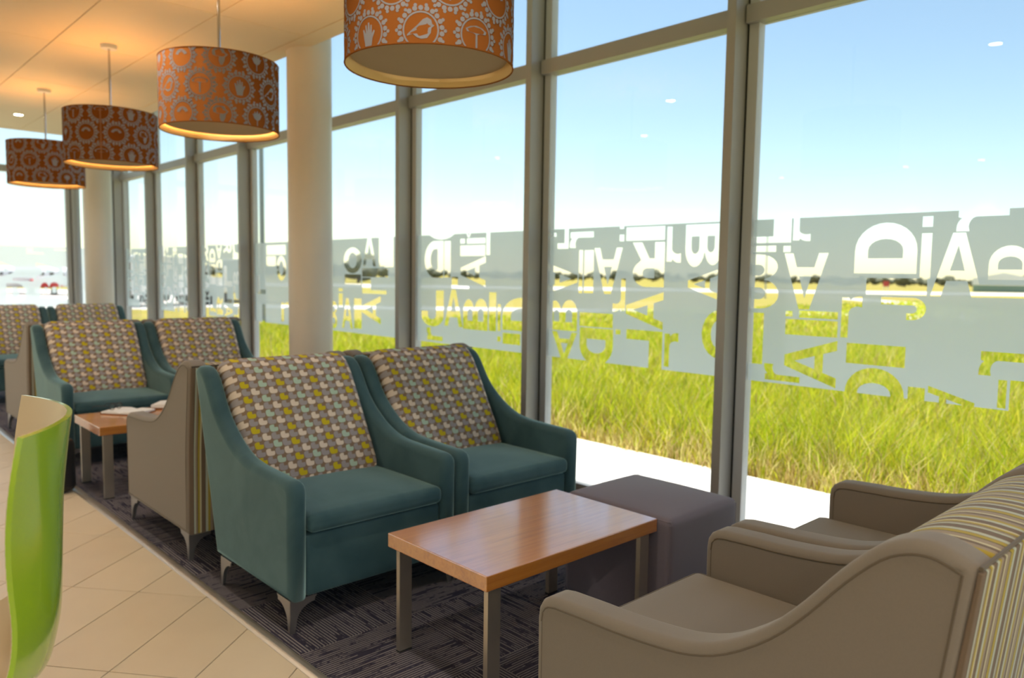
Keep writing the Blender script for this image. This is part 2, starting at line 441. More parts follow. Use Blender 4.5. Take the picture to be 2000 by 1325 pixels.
# beige tiles, laid at an angle to the carpet edge
TA = math.radians(51.40)
td1 = Vector((math.sin(TA), math.cos(TA))); td2 = Vector((math.cos(TA), -math.sin(TA)))
TL, TW, G_ = .633, .3165, .004
def clip(poly, ax, val, keep_less):
    out = []; n = len(poly)
    for i in range(n):
        a, b = poly[i], poly[(i+1) % n]; ia = (a[ax] <= val) == keep_less; ib = (b[ax] <= val) == keep_less
        if ia: out.append(a)
        if ia != ib:
            t = (val-a[ax])/(b[ax]-a[ax]); out.append((a[0]+(b[0]-a[0])*t, a[1]+(b[1]-a[1])*t))
    return out
hx, hy = TW/2-G_/2, TL/2-G_/2
def tile_geo(poly):
    mb = MB().prism(poly, 'z', -.008, -.001); n = len(poly)
    ins = inset_poly(poly, .0015) if len(poly) > 2 else poly
    mb.v = mb.v[:2*n] + [(p[0], p[1], 0.0) for p in ins]
    mb.f = mb.f[:n] + [(n+i, n+(i+1) % n, 2*n+(i+1) % n, 2*n+i) for i in range(n)] + [tuple(range(2*n, 3*n))]
    return mb
full_tile = tile_geo([(-hx, -hy), (hx, -hy), (hx, hy), (-hx, hy)]).mesh('tile', 'tile')
tl = []
for i in range(-40, 40):
    for j in range(-40, 40):
        c = td2*((-2.062) + (i+.5)*TW) + td1*(2.36 + (j+.5)*TL)
        if XL-.4 < c.x < CARPET_X+.4 and YB-.4 < c.y < YF+.4: tl.append(c)
def seen(c):                                   # nearest tiles in front of the camera first
    d = Vector((c.x, c.y)); return d.length if (c.y > 0 and c.x > -1.2) else d.length+100
tl.sort(key=seen); rest = MB(); cnt = 0
rot = Matrix(((td2.x, td1.x), (td2.y, td1.y)))
for c in tl:
    poly = [c + rot @ Vector(q) for q in ((-hx, -hy), (hx, -hy), (hx, hy), (-hx, hy))]; poly = [(q.x, q.y) for q in poly]
    cp = poly
    for ax, val, less in ((0, CARPET_X, True), (0, XL, False), (1, YB, False), (1, YF-.05, True)): cp = clip(cp, ax, val, less) if len(cp) > 2 else []
    if len(cp) < 3: continue
    area = abs(sum(cp[i][0]*cp[(i+1) % len(cp)][1]-cp[(i+1) % len(cp)][0]*cp[i][1] for i in range(len(cp))))/2
    if area < 4e-4: continue
    if cnt < 300:
        if area > TL*TW*.96:
            o = link('tile', full_tile, floor, (c.x, c.y, 0)); o.rotation_euler = (0, 0, math.atan2(td2.y, td2.x))
        else:
            o = link('tile', tile_geo([(q[0]-c.x, q[1]-c.y) for q in cp]).mesh('tile', 'tile'), floor, (c.x, c.y, 0))
        cnt += 1
    else:
        t = tile_geo(cp); rest.add(t.v, t.f)
ro = rest.build('distant_tiles', 'tile', floor); ro['kind'] = 'stuff'
# carpet tiles, quarter-turned
CT = .50
ct_mesh = rbox_mesh('carpet_tile', -CT/2+.0006, CT/2-.0006, -CT/2+.0006, CT/2-.0006, -.0075, .004, .002, mat='carpet', seg=1, mid=1)
nx = 0
x = CARPET_X + .045
while x < XG-.02:
    w = min(CT, XG-.02-x); me = ct_mesh if w > CT-.01 else rbox_mesh('carpet_tile', -w/2+.0006, w/2-.0006, -CT/2+.0006, CT/2-.0006, -.0075, .004, .002, mat='carpet', seg=1, mid=1)
    me2 = me if w > CT-.01 else rbox_mesh('carpet_tile', -CT/2+.0006, CT/2-.0006, -w/2+.0006, w/2-.0006, -.0075, .004, .002, mat='carpet', seg=1, mid=1)
    ny = 0; y = YB
    while y < YF-.3:
        turn = (nx+ny) % 2
        o = link('carpet_tile', me2 if turn else me, floor, (x+w/2, y+CT/2, 0)); o.rotation_euler = (0, 0, PI/2 if turn else 0)
        ny += 1; y += CT
    x += CT; nx += 1
tr = MB().prism(fillet([(0, -.008, 0), (.045, -.008, 0), (.045, .006, .004), (.03, .010, .004), (.012, .009, .006), (0, .001, .001)]), 'y', YB, YF-.1).build('trim_1', 'trim_metal'); tr.location = (CARPET_X, 0, 0)
tag(tr, 'metal edging strip between the carpet and the beige tiles', 'floor trim', kind='structure')

# ceiling of boards with a free edge, plenum above
ceil = MB().box(XL, CE_X, YB, CE_Y, ZC+.012, ZC+.06).build('ceiling', 'ceiling_grid'); tag(ceil, 'warm cream board ceiling stopping short of the windows', 'ceiling', kind='structure')
PX, PY = .635, 1.49
xs = [2.795-PX*k for k in range(1, 13)]; ys0 = 5.205
cache = {}
def panel(x0, x1, y0, y1):
    w, l = round(x1-x0, 4), round(y1-y0, 4)
    if (w, l) not in cache: cache[(w, l)] = rbox_mesh('ceiling_panel', -w/2+.003, w/2-.003, -l/2+.003, l/2-.003, -.0, .016, .003, mat='ceiling', seg=1, mid=1)
    link('ceiling_panel', cache[(w, l)], ceil, ((x0+x1)/2, (y0+y1)/2, ZC))
for x0 in xs:
    xa, xb = max(x0, XL), x0+PX-.0
    if xb-xa < .05: continue
    for k in range(-6, 5):
        ya, yb = max(ys0+PY*k, YB), min(ys0+PY*(k+1), CE_Y-.165)
        if yb-ya > .05: panel(xa, xb, ya, yb)
MB().box(2.80, CE_X, YB, CE_Y, ZC, ZC+.03).build('ceiling_edge_board', 'ceiling', ceil)
MB().box(XL, 2.796, CE_Y-.16, CE_Y, ZC, ZC+.03).build('ceiling_edge_board', 'ceiling', ceil)
MB().box(CE_X-.04, CE_X, YB, CE_Y, ZC+.06, ZR).build('fascia', 'plaster', ceil)
MB().box(XL, CE_X-.04, CE_Y-.04, CE_Y, ZC+.06, ZR).build('fascia', 'plaster', ceil)
roof = MB().box(XL-.2, XG+.12, YB-.2, YF+.12, ZR, ZR+.25).build('trim_2', 'plaster'); tag(roof, 'pale roof soffit above the tall glazing', 'roof', kind='structure')
wlm = MB().box(XL-.2, XL, YB, YF, -.12, .5).box(XL-.2, XL, YB, YF, 2.75, ZR)
for y0, y1 in ((YB, YB+.3), (-1.0, -.7), (1.9, 8.1), (10.3, 10.6), (YF-.3, YF)): wlm.box(XL-.2, XL, y0, y1, .5, 2.75)  # gaps between these piers are openings added to bring daylight into the room
wl = wlm.build('wall_left', 'plaster'); tag(wl, 'pale wall opposite the long window front, with unseen openings added for daylight', 'wall', kind='structure')
# back wall, unseen; its three big openings are added to let daylight in
wb = MB()
wb.box(XL, XG+.06, YB-.2, YB, 2.8, ZR).box(XL, XG+.06, YB-.2, YB, -.12, .1)
for x in (XL, -2.2, .7, XG-.14): wb.box(x, x+.2, YB-.2, YB, .1, 2.8)
wbo = wb.build('wall_back', 'plaster'); tag(wbo, 'pale wall at the near end of the lounge, wide openings added for daylight', 'wall', kind='structure')
# columns
def column(x, y, label):
    c = MB().cyl((0, 0), .17, 0, ZR, 48).build('column', 'column', None, True); c.location = (x, y, 0)
    tag(c, label, 'column', kind='structure')
    return c
c1 = column(3.03, 5.57, 'round cream column between the two groups of teal chairs'); c1.name = 'trim_3'
c2 = column(3.03, 11.27, 'round cream column at the far corner of the glazing'); c2.name = 'trim_4'

# ================================================================== FACADE
SP = .3985*XG
mull = [(.585 + .3985*k)*XG for k in range(-3, 8)]     # near side face of each mullion, along Y
mull = [m for m in mull if m < YF-.1]
FD, MW = .146, .052          # mullion depth, mullion width
# ---- glyphs of the frosted film, unit box
def arc(cx, cy, rx, ry, a0, a1, n=10): return [(cx+rx*math.cos(math.radians(a0+(a1-a0)*i/n)), cy+ry*math.sin(math.radians(a0+(a1-a0)*i/n))) for i in range(n+1)]
def rect(x0, y0, x1, y1): return [(x0, y0), (x1, y0), (x1, y1), (x0, y1)]
GL = {
 'I': [rect(0, 0, 1, 1)],
 'A': [[(0, 0), (.38, 1), (.62, 1), (1, 0), (.79, 0), (.70, .25), (.30, .25), (.21, 0)], [(.36, .41), (.64, .41), (.5, .80)]],
 'i': [rect(0, 0, 1, .73), rect(0, .83, 1, 1)],
 'L': [[(0, 0), (1, 0), (1, .24), (.36, .24), (.36, 1), (0, 1)]],
 'r': [[(0, 0), (.36, 0), (.36, .62)] + arc(.80, .60, .44, .16, 180, 90, 6) + [(1, .74), (1, 1), (.85, 1)] + arc(.85, .80, .5, .2, 90, 150, 5) + [(.36, .97), (0, .97)]],
 'J': [[(.66, 1), (1, 1), (1, .30)] + arc(.5, .30, .5, .30, 0, -180, 12) + [(0, .42), (.3, .42)] + arc(.48, .30, .18, .10, 180, 360, 8)],
 'D': [[(0, 0), (.45, 0)] + arc(.45, .5, .55, .5, -90, 90, 14) + [(0, 1)], [(.30, .22), (.46, .22)] + arc(.46, .5, .22, .28, -90, 90, 10) + [(.30, .78)]],
 'O': [arc(.5, .5, .5, .5, 0, 342, 19), arc(.5, .5, .24, .30, 0, 338, 15)],
 'P': [[(0, 0), (.3, 0), (.3, .38), (.55, .38)] + arc(.55, .69, .45, .31, -90, 90, 10) + [(0, 1)], [(.3, .58), (.52, .58)] + arc(.52, .69, .16, .11, -90, 90, 8) + [(.3, .80)]],
 'B': [[(0, 0), (.58, 0)] + arc(.58, .27, .42, .27, -90, 80, 10) + arc(.54, .77, .42, .23, -70, 90, 10) + [(0, 1)],
       [(.28, .17), (.55, .17)] + arc(.55, .28, .14, .11, -90, 90, 8) + [(.28, .39)], [(.28, .61), (.53, .61)] + arc(.53, .71, .13, .10, -90, 90, 8) + [(.28, .81)]],
 'R': [[(0, 0), (.3, 0), (.3, .36), (.46, .36), (.70, 0), (1, 0), (.72, .40)] + arc(.55, .70, .43, .30, -55, 90, 10) + [(0, 1)], [(.3, .58), (.52, .58)] + arc(.52, .69, .15, .11, -90, 90, 8) + [(.3, .80)]],
}
def place(ch, x0, z0, x1, z1, rot=0, mir=False):
    """glyph contours placed in a box on the pane (s to the right as seen from indoors, z up)"""
    out = []
    for c in GL[ch]:
        q = []
        for u, v in c:
            if mir: u = 1-u
            for _ in range(rot % 4): u, v = 1-v, u
            q.append((x0+u*(x1-x0), z0+v*(z1-z0)))
        out.append(q)
    return out
def film_mesh(s0, s1, z0, z1, letters):
    """flat film with the letters cut out; letters = list of contour lists"""
    verts, faces, owner = [], [], []
    def put(c, own):
        if sum(c[i-1][0]*c[i][1]-c[i][0]*c[i-1][1] for i in range(len(c))) < 0: c = c[::-1]
        b = len(verts); verts.extend(Vector(p) for p in c); faces.append(list(range(b, b+len(c)))); owner.append(own)
    put(rect(s0, z0, s1, z1), -1)
    for i, L in enumerate(letters):
        for c in L: put(c, i)
    vo, eo, fo, _, _, of = delaunay_2d_cdt(verts, [], faces, 1, 1e-5)
    keep = []
    for f, o in zip(fo, of):
        if 0 not in o: continue
        par = {}
        for k in o:
            if k: par[owner[k]] = par.get(owner[k], 0)+1
        if any(n % 2 for n in par.values()): continue
        keep.append(f)
    used = sorted({i for f in keep for i in f}); mp = {i: n for n, i in enumerate(used)}
    return [vo[i] for i in used], [[mp[i] for i in f] for f in keep]
def from_px(org, sc, items, X=None, Y=None):
    out = []
    for it in items:
        ch, x0, y0, x1, y1 = it[:5]; rot = it[5] if len(it) > 5 else 0; mir = it[6] if len(it) > 6 else False
        xm, ym = org[0]+(x0+x1)/2/sc, org[1]+(y0+y1)/2/sc
        f = (lambda a, b: on_x(a, b, X)) if X else (lambda a, b: on_y(a, b, Y))
        l, r_, t, b = f(org[0]+x0/sc, ym), f(org[0]+x1/sc, ym), f(xm, org[1]+y0/sc), f(xm, org[1]+y1/sc)
        s0, s1 = (-l.y, -r_.y) if X else (l.x, r_.x)
        out.append(place(ch, s0, b.z, s1, t.z, rot, mir))
    return out
FZ0, FZ1 = .858, 1.710
paneA = from_px((1400, 350), 2.818, [('L', 150, 205, 415, 352, 0, True), ('r', 425, 190, 522, 342, 2, True), ('I', 150, 368, 330, 402), ('I', 370, 368, 410, 402), ('A', 370, 408, 612, 718, 2),
 ('B', 110, 415, 346, 712), ('I', 183, 735, 258, 1016), ('r', 262, 1022, 460, 1112, 1), ('A', 374, 880, 662, 1136, 1), ('I', 380, 776, 668, 864), ('I', 382, 726, 420, 756), ('I', 456, 728, 670, 768),
 ('r', 688, 645, 800, 875), ('D', 765, 240, 1108, 520, 1), ('i', 1128, 205, 1186, 548), ('I', 825, 546, 1160, 640), ('J', 905, 652, 1155, 775, 1), ('A', 1185, 295, 1478, 650),
 ('r', 1325, 160, 1612, 285, 1, True), ('D', 1500, 365, 1740, 556, 1), ('I', 1445, 582, 1740, 656), ('I', 715, 912, 1040, 1026), ('D', 706, 1040, 1034, 1300, 1), ('I', 1050, 1146, 1144, 1320), ('A', 1160, 1150, 1420, 1330, 3),
 ('r', 1445, 955, 1720, 1090, 1, True), ('I', 1548, 1106, 1596, 1262), ('I', 1612, 1112, 1720, 1290)], X=XG)
paneB = from_px((1050, 400), 3.156, [('r', 62, 175, 120, 272), ('L', 128, 130, 196, 272, 0, True), ('r', 203, 168, 350, 266, 1, True), ('A', 66, 362, 250, 550, 3), ('I', 258, 280, 282, 546), ('I', 291, 280, 349, 546), ('A', 352, 266, 526, 552, 2),
 ('I', 510, 185, 538, 226), ('I', 512, 100, 538, 150), ('I', 552, 136, 790, 220), ('R', 588, 232, 786, 508, 2), ('r', 802, 135, 890, 358, 2, True), ('B', 916, 120, 1140, 384, 3), ('A', 930, 400, 1112, 582, 1),
 ('r', 468, 455, 545, 662, 2), ('A', 548, 536, 778, 766, 1), ('B', 70, 585, 248, 775, 1), ('A', 92, 784, 246, 952, 2), ('I', 262, 668, 468, 755), ('D', 262, 762, 468, 990, 3), ('I', 485, 770, 515, 800),
 ('L', 548, 775, 771, 1030, 2), ('r', 784, 790, 870, 1002), ('O', 1014, 650, 1240, 952)], X=XG)
paneC = from_px((640, 420), 4.416, [('O', 866, 20, 1122, 213), ('D', 843, 226, 1004, 542, 2), ('I', 1012, 225, 1066, 540), ('I', 1150, 206, 1189, 247), ('I', 1207, 200, 1366, 247), ('I', 1150, 262, 1364, 354), ('A', 1153, 358, 1368, 618, 1),
 ('I', 1375, 100, 1407, 346), ('A', 1193, 130, 1252, 194, 2), ('L', 1075, 535, 1226, 636), ('A', 1012, 645, 1172, 962), ('J', 815, 650, 1006, 962), ('r', 860, 975, 996, 1082, 1), ('B', 1174, 720, 1386, 992, 1),
 ('I', 1397, 668, 1459, 1002), ('I', 1470, 770, 1498, 1002), ('I', 1468, 1048, 1496, 1092), ('D', 1513, 715, 1860, 1005, 1), ('I', 1515, 1022, 1667, 1118)], X=XG)
paneD = from_px((480, 440), 5.52, [('O', 1063, 240, 1257, 520), ('A', 1268, 130, 1412, 445), ('I', 1443, 90, 1600, 452), ('I', 1075, 530, 1250, 640), ('I', 1262, 465, 1540, 560), ('L', 1262, 570, 1525, 742), ('A', 1043, 788, 1162, 1112), ('I', 1175, 790, 1256, 1116),
 ('A', 1258, 760, 1462, 1062, 1), ('i', 1008, 680, 1052, 882), ('B', 928, 820, 992, 1112), ('I', 230, 215, 436, 320), ('I', 230, 335, 330, 440), ('O', 340, 330, 440, 600), ('L', 120, 540, 220, 740), ('I', 186, 850, 222, 1080), ('r', 390, 830, 470, 1040)], X=XG)
def random_letters(s0, s1, seed):
    """loose columns of letters for the panes further off"""
    rg = random.Random(seed); out = []; s = s0+.05
    while s < s1-.10:
        w = rg.uniform(.12, .24); z = FZ1 + rg.uniform(-.10, .06)
        while z > FZ0+.12:
            h = rg.uniform(.10, .24); ch = rg.choice('AAAIIDBrrLJiOR')
            out.append(place(ch, s, max(z-h, FZ0-.06), min(s+w, s1-.03), z, rg.choice((0, 0, 1, 1, 2, 3)), rg.random() < .3)); z -= h + rg.uniform(.012, .03) + (.12 if rg.random() < .22 else 0)
        s += w + rg.uniform(.015, .05)
    return out
win_i = 0
def window(axis, p0, p1, plane, letters, label, with_near_mullion=True):
    """one bay: axis 'x' = pane in the plane X=plane from Y p0 to p1, 'y' = pane in the plane Y=plane from X p0 to p1"""
    global win_i
    win_i += 1; w = empty('window_%d' % win_i, (plane, (p0+p1)/2, 0) if axis == 'x' else ((p0+p1)/2, plane, 0)); tag(w, label, 'window', kind='structure')
    ox, oy = w.location.x, w.location.y
    def B(name, mat, d0, d1, a0, a1, z0, z1, par=w):      # d = depth towards outdoors, a = along the facade
        mb = MB()
        if axis == 'x': mb.box(d0-ox, d1-ox, a0-oy, a1-oy, z0, z1)
        else: mb.box(a0-ox, a1-ox, d0-oy, d1-oy, z0, z1)
        return mb.build(name, mat, par)
    FW = .066
    g0, g1 = p0+MW, p1                                     # clear opening between mullions
    B('mullion', 'aluminium', plane-FD, plane+.06, p0, p0+MW, .0, ZR)
    for a, b in ((g0, g0+.010), (g1-.010, g1)): B('gasket', 'gasket', plane-.030, plane+.02, a, b, 0, ZR)
    for a, b in ((g0+.010, g0+FW), (g1-FW, g1-.010)): B('frame_stile', 'aluminium_white', plane-.028, plane+.03, a, b, 0, ZR)
    B('transom', 'aluminium', plane-.065, plane+.035, g0+.010, g1-.010, 2.722, 2.813)
    B('bottom_rail', 'aluminium', plane-.03, plane+.03, g0+FW, g1-FW, 0, .045)
    B('top_rail', 'aluminium', plane-.03, plane+.03, g0+FW, g1-FW, ZR-.07, ZR)
    B('glass_pane', 'glass', plane-.004, plane+.004, g0+FW-.004, g1-FW+.004, .045, 2.722)
    B('glass_pane', 'glass', plane-.004, plane+.004, g0+FW-.004, g1-FW+.004, 2.813, ZR-.07)
    if letters is not None:
        s0, s1 = (-(g1-FW), -(g0+FW)) if axis == 'x' else (g0+FW, g1-FW)
        L = letters if isinstance(letters, list) else random_letters(s0, s1, letters)
        v, f = film_mesh(s0+.003, s1-.003, FZ0, FZ1, L)
        if axis == 'x': vv = [(-.0065, -s-oy, z) for s, z in v]
        else: vv = [(s-ox, -.0065, z) for s, z in v]
        me = mesh_from('frosted_film', vv, f, 'film'); fo_ = link('frosted_film', me, w); fo_['label'] = 'frosted grey film with cut-out letters'
    return w
names = ['first', 'second', 'third', 'fourth', 'fifth', 'sixth', 'seventh', 'eighth', 'ninth', 'tenth', 'eleventh']
i_a = min(range(len(mull)), key=lambda i: abs(mull[i]-.585*XG))
for i, m in enumerate(mull):
    nxt = mull[i+1] if i+1 < len(mull) else YF-.03
    k = i-i_a
    let = {-1: paneA, 0: paneB, 1: paneC, 2: random_letters(-nxt+.1, -m-.1, 5), 3: None, 4: 13, 5: 17, 6: 23}.get(k, 40+i)
    if k == 2: let = [q for q in paneD]
    if k == 3: let = paneD
    lab = {-1: 'tall window with frosted lettered film beside the striped taupe chairs', 0: 'tall window with frosted lettered film behind the dark ottoman', 1: 'tall window with frosted lettered film just past the right teal chair of the front pair',
           2: 'tall window with frosted film just before the first round column', 3: 'tall window with frosted film just beyond the first round column'}.get(k, 'tall window of the long glass front, %s counted back from the glazed corner' % names[len(mull)-1-i])
    if nxt-m > .2: window('x', m, nxt, XG, let, lab)
corner = MB().box(XG-FD, XG+.06, YF-.06, YF+.06, 0, ZR).build('trim_5', 'aluminium'); tag(corner, 'aluminium corner post where the two glass walls meet', 'post', kind='structure')
fx = [3.03, 1.53, .03, -1.47, -2.97, -4.47, XL]
prev = XG-FD
for q, x0 in enumerate(fx):
    if prev-x0 > .3 or q == 0:
        a, b = x0, prev
        let = from_px((0, 440), 6.627, [('A', -60, 450, 185, 700, 3), ('I', 160, 682, 430, 725), ('A', 470, 490, 760, 700, 3), ('I', 815, 545, 880, 668), ('L', 345, 300, 560, 372), ('D', 85, 750, 330, 1000), ('B', 520, 735, 770, 935, 1), ('I', 780, 780, 940, 960), ('I', 700, 315, 930, 330)], Y=YF) if q in (1,) else 60+q
        window('y', a, b, YF, let, 'window of the far end glass wall, %s from the glazed corner' % names[q])
    prev = x0

# ================================================================== OUTDOORS
gz = -.06
ground = MB().box(-900, 1600, -700, 1900, gz-.5, gz).build('ground', 'field'); tag(ground, 'flat airfield grass stretching to the tree line', 'ground', kind='structure')
path = empty('paving', (0, 0, 0)); tag(path, 'bright concrete path running along the outside of the windows', 'path', kind='structure')
pm = rbox_mesh('paving_slab', 0, 1.18, -.745, .745, gz-.02, -.02, .006, mat='concrete', seg=1, mid=1)
for k in range(-4, 11): link('paving_slab', pm, path, (XG+.07, 1.1+k*1.5, 0))
pm2 = rbox_mesh('paving_slab', -.745, .745, 0, 1.18, gz-.02, -.02, .006, mat='concrete', seg=1, mid=1)
for k in range(-6, 1): link('paving_slab', pm2, path, (XG-.7+k*1.5, YF+2.2 if False else YF+.07, 0))

def ground_patch(name, pts, label, cat, mat='tarmac', h=.012):
    mb = MB().prism([(p[0], p[1]) for p in pts], 'z', gz-.05, gz+h); o = mb.build(name, mat); return tag(o, label, cat, kind='structure')
def strip(c0, c1, w):
    a, b = Vector(c0), Vector(c1); n = Vector((-(b-a).y, (b-a).x)).normalized()*w/2
    return [a-n, b-n, b+n, a+n]
ground_patch('taxiway', strip((-30, 70), (75, -22), 3.2), 'pale taxiway strip crossing the grass nearest the terminal', 'taxiway')
ground_patch('runway', strip((-150, 250), (330, -160), 24), 'wide pale runway in front of the tree line', 'runway', h=.010)
cv = []
for i in range(13):
    t = i/12; a = Vector((31.5, 10.5)); b = Vector((47, 12.5)); c = Vector((62, 27))
    cv.append((a*(1-t)**2 + b*2*t*(1-t) + c*t*t))
lft, rgt = [], []
for i, p in enumerate(cv):
    d = (cv[min(i+1, 12)]-cv[max(i-1, 0)]).normalized(); n = Vector((-d.y, d.x))*1.4; lft.append(p+n); rgt.append(p-n)
ground_patch('taxiway', rgt+lft[::-1], 'curved taxiway link bending away across the airfield grass', 'taxiway', h=.014)
ground_patch('apron', [(-30, 24), (7.5, 31), (10.5, 30), (22, 52), (-30, 120)], 'pale concrete apron beyond the far end of the lounge', 'apron', h=.008)

# tall grass: blades as one uncountable object
rng = np.random.default_rng(7)
def blades(n, r_lo, r_hi, hmin, hmax, wbase, amin, amax):
    r = np.exp(rng.uniform(np.log(r_lo), np.log(r_hi), n)); az = np.radians(rng.uniform(amin, amax, n))
    x, y = r*np.sin(az), r*np.cos(az)
    edge = 5.02 + .06*np.sin(y*3.1) + .05*np.sin(y*7.3+1)
    k = (x > edge) & (y < 20); x, y, r = x[k], y[k], r[k]; edge = edge[k]; n = len(x)
    near = np.clip((x-edge)/.55, 0, 1)
    clump = .5+.5*np.sin(x*1.9+np.sin(y*1.3)*2)*np.sin(y*2.3+np.sin(x*1.7))
    h = rng.uniform(hmin, hmax, n)*(.35+.65*near)*(.75+.5*clump); w = wbase*(r/7)**.75*rng.uniform(.6, 1.4, n)
    a = rng.uniform(0, 2*np.pi, n); lean = rng.uniform(.1, .75, n)*h; la = rng.uniform(0, 2*np.pi, n)
    dx, dy = np.cos(a)*w/2, np.sin(a)*w/2; lx, ly = np.cos(la)*lean, np.sin(la)*lean
    V = np.zeros((n, 5, 3))
    V[:, 0] = np.c_[x-dx, y-dy, np.full(n, gz)]; V[:, 1] = np.c_[x+dx, y+dy, np.full(n, gz)]
    V[:, 2] = np.c_[x+dx*.75+lx*.35, y+dy*.75+ly*.35, gz+h*.6]; V[:, 3] = np.c_[x-dx*.75+lx*.35, y-dy*.75+ly*.35, gz+h*.6]
    V[:, 4] = np.c_[x+lx, y+ly, gz+h]
    base = np.array([[.40, .52, .025], [.60, .64, .035], [.74, .66, .07], [.80, .70, .28], [.55, .40, .18]])
    pr = rng.choice(5, n, p=[.26, .36, .22, .11, .05]); dry = rng.random(n) > near*.85+.15; pr[dry] = rng.choice([3, 4], dry.sum())
    c = base[pr]*rng.uniform(.75, 1.15, (n, 1)); c = np.c_[c, np.ones(n)]
    return V, c
bl = [blades(170000, 5.2, 18, .14, .40, .010, 8, 100), blades(80000, 16, 60, .08, .20, .018, 20, 95)]
V = np.concatenate([q[0] for q in bl]); c = np.concatenate([q[1] for q in bl]); n = len(V)
me = bpy.data.meshes.new('tall_grass'); b = np.arange(n)*5
me.vertices.add(n*5); me.vertices.foreach_set('co', V.ravel())
lp = np.stack([b, b+1, b+2, b+3, b+3, b+2, b+4], 1).ravel(); me.loops.add(len(lp)); me.loops.foreach_set('vertex_index', lp)
st = (np.arange(n)[:, None]*7+np.array([0, 4])).ravel(); me.polygons.add(n*2); me.polygons.foreach_set('loop_start', st); me.polygons.foreach_set('loop_total', np.tile([4, 3], n))
me.update(calc_edges=True); me.validate()
at = me.color_attributes.new('tint', 'FLOAT_COLOR', 'POINT'); at.data.foreach_set('color', np.repeat(c, 5, 0).ravel())
me.materials.append(M['blade']); tag(link('tall_grass', me), 'tall yellow-green grass beside the path outside the windows', 'grass', kind='stuff')

# trees along the horizon
def blob_tree(seed):
    rg = random.Random(seed); bm = bmesh.new()
    for _ in range(9):
        bmesh.ops.create_icosphere(bm, subdivisions=2, radius=rg.uniform(.9, 1.8), matrix=Matrix.Translation((rg.uniform(-2.6, 2.6), rg.uniform(-1.2, 1.2), rg.uniform(1.4, 3.6))))
    for v in bm.verts: v.co *= rg.uniform(.90, 1.10)
    me = bpy.data.meshes.new('foliage'); bm.to_mesh(me); bm.free(); me.materials.append(M['leaf']); return me
fol = [blob_tree(s) for s in range(4)]; trunk = MB().cyl((0, 0), .22, -.1, 1.9, 8, .14).mesh('trunk', 'bark')
rg = random.Random(3)
def add_tree(p, s, k, label, group):
    t = empty('tree', (p[0], p[1], gz), rg.uniform(0, 6)); t.scale = (s*1.35, s*1.35, s*rg.uniform(.7, 1.0)); link('foliage', fol[k % 4], t); link('trunk', trunk, t); tag(t, label, 'tree', group); return t
for k in range(70):
    az = math.radians(14 + k*(82-14)/69 + rg.uniform(-.2, .2)); d = 262 + (k % 2)*26 + rg.uniform(-4, 4)
    add_tree((d*math.sin(az), d*math.cos(az)), rg.uniform(.55, .85), k, 'low dark tree in the row along the horizon', 'trees along the horizon')
for px, d, s in ((1768, 205, .62), (1640, 190, .5), (700, 120, .9), (672, 150, 1.0)):
    a = ray(px, 550); q = a/Vector((a.x, a.y)).length*d
    add_tree((q.x, q.y), s, int(px), 'taller dark tree standing out above the row on the horizon', 'taller trees on the horizon')

def pole_at(px, d, h, r, name, label, arm):
    a = ray(px, 540); q = a/Vector((a.x, a.y)).length*d; e = empty(name, (q.x, q.y, gz))
    MB().cyl((0, 0), r, -.3, h, 12, r*.8).build('pole', 'pole_grey', e, True)
    MB().cyl((0, 0), r*2.2, -.3, .06, 12).build('base_plate', 'pole_grey', e)
    if arm: MB().box(-.9, .9, -.08, .08, h, h+.12).box(-.95, -.5, -.16, .16, h-.06, h).box(.5, .95, -.16, .16, h-.06, h).build('lamp_head', 'pole_grey', e)
    return tag(e, label, 'pole')
pole_at(513, 24, 9, .075, 'light_mast', 'tall grey light mast seen through the window beyond the first column', True)
pole_at(1496, 62, 4.9, .05, 'marker_pole', 'thin pole out on the grass behind the frosted film', False)

# long white hangar far off at the right
a = ray(1960, 560); q = a/Vector((a.x, a.y)).length*150
hg = empty('hangar', (q.x, q.y, gz), math.radians(-90)+math.atan2(a.y, a.x)+PI/2+PI/2)
MB().prism([(-4, 1.0), (4, 1.0), (4, 2.0), (0, 2.9), (-4, 2.0)], 'y', -5.5, 14).build('roof', 'white_paint', hg)
MB().box(-3.9, 3.9, -5.3, 13.8, -.2, 1.0).build('wall', 'teal_glass', hg)
for k in range(6): MB().box(-3.95, 3.95, -5.35+k*3.6, -5.1+k*3.6, -.2, 1.02).build('pier', 'white_paint', hg)
tag(hg, 'long low white shed with greenish glazing beyond the airfield', 'building')

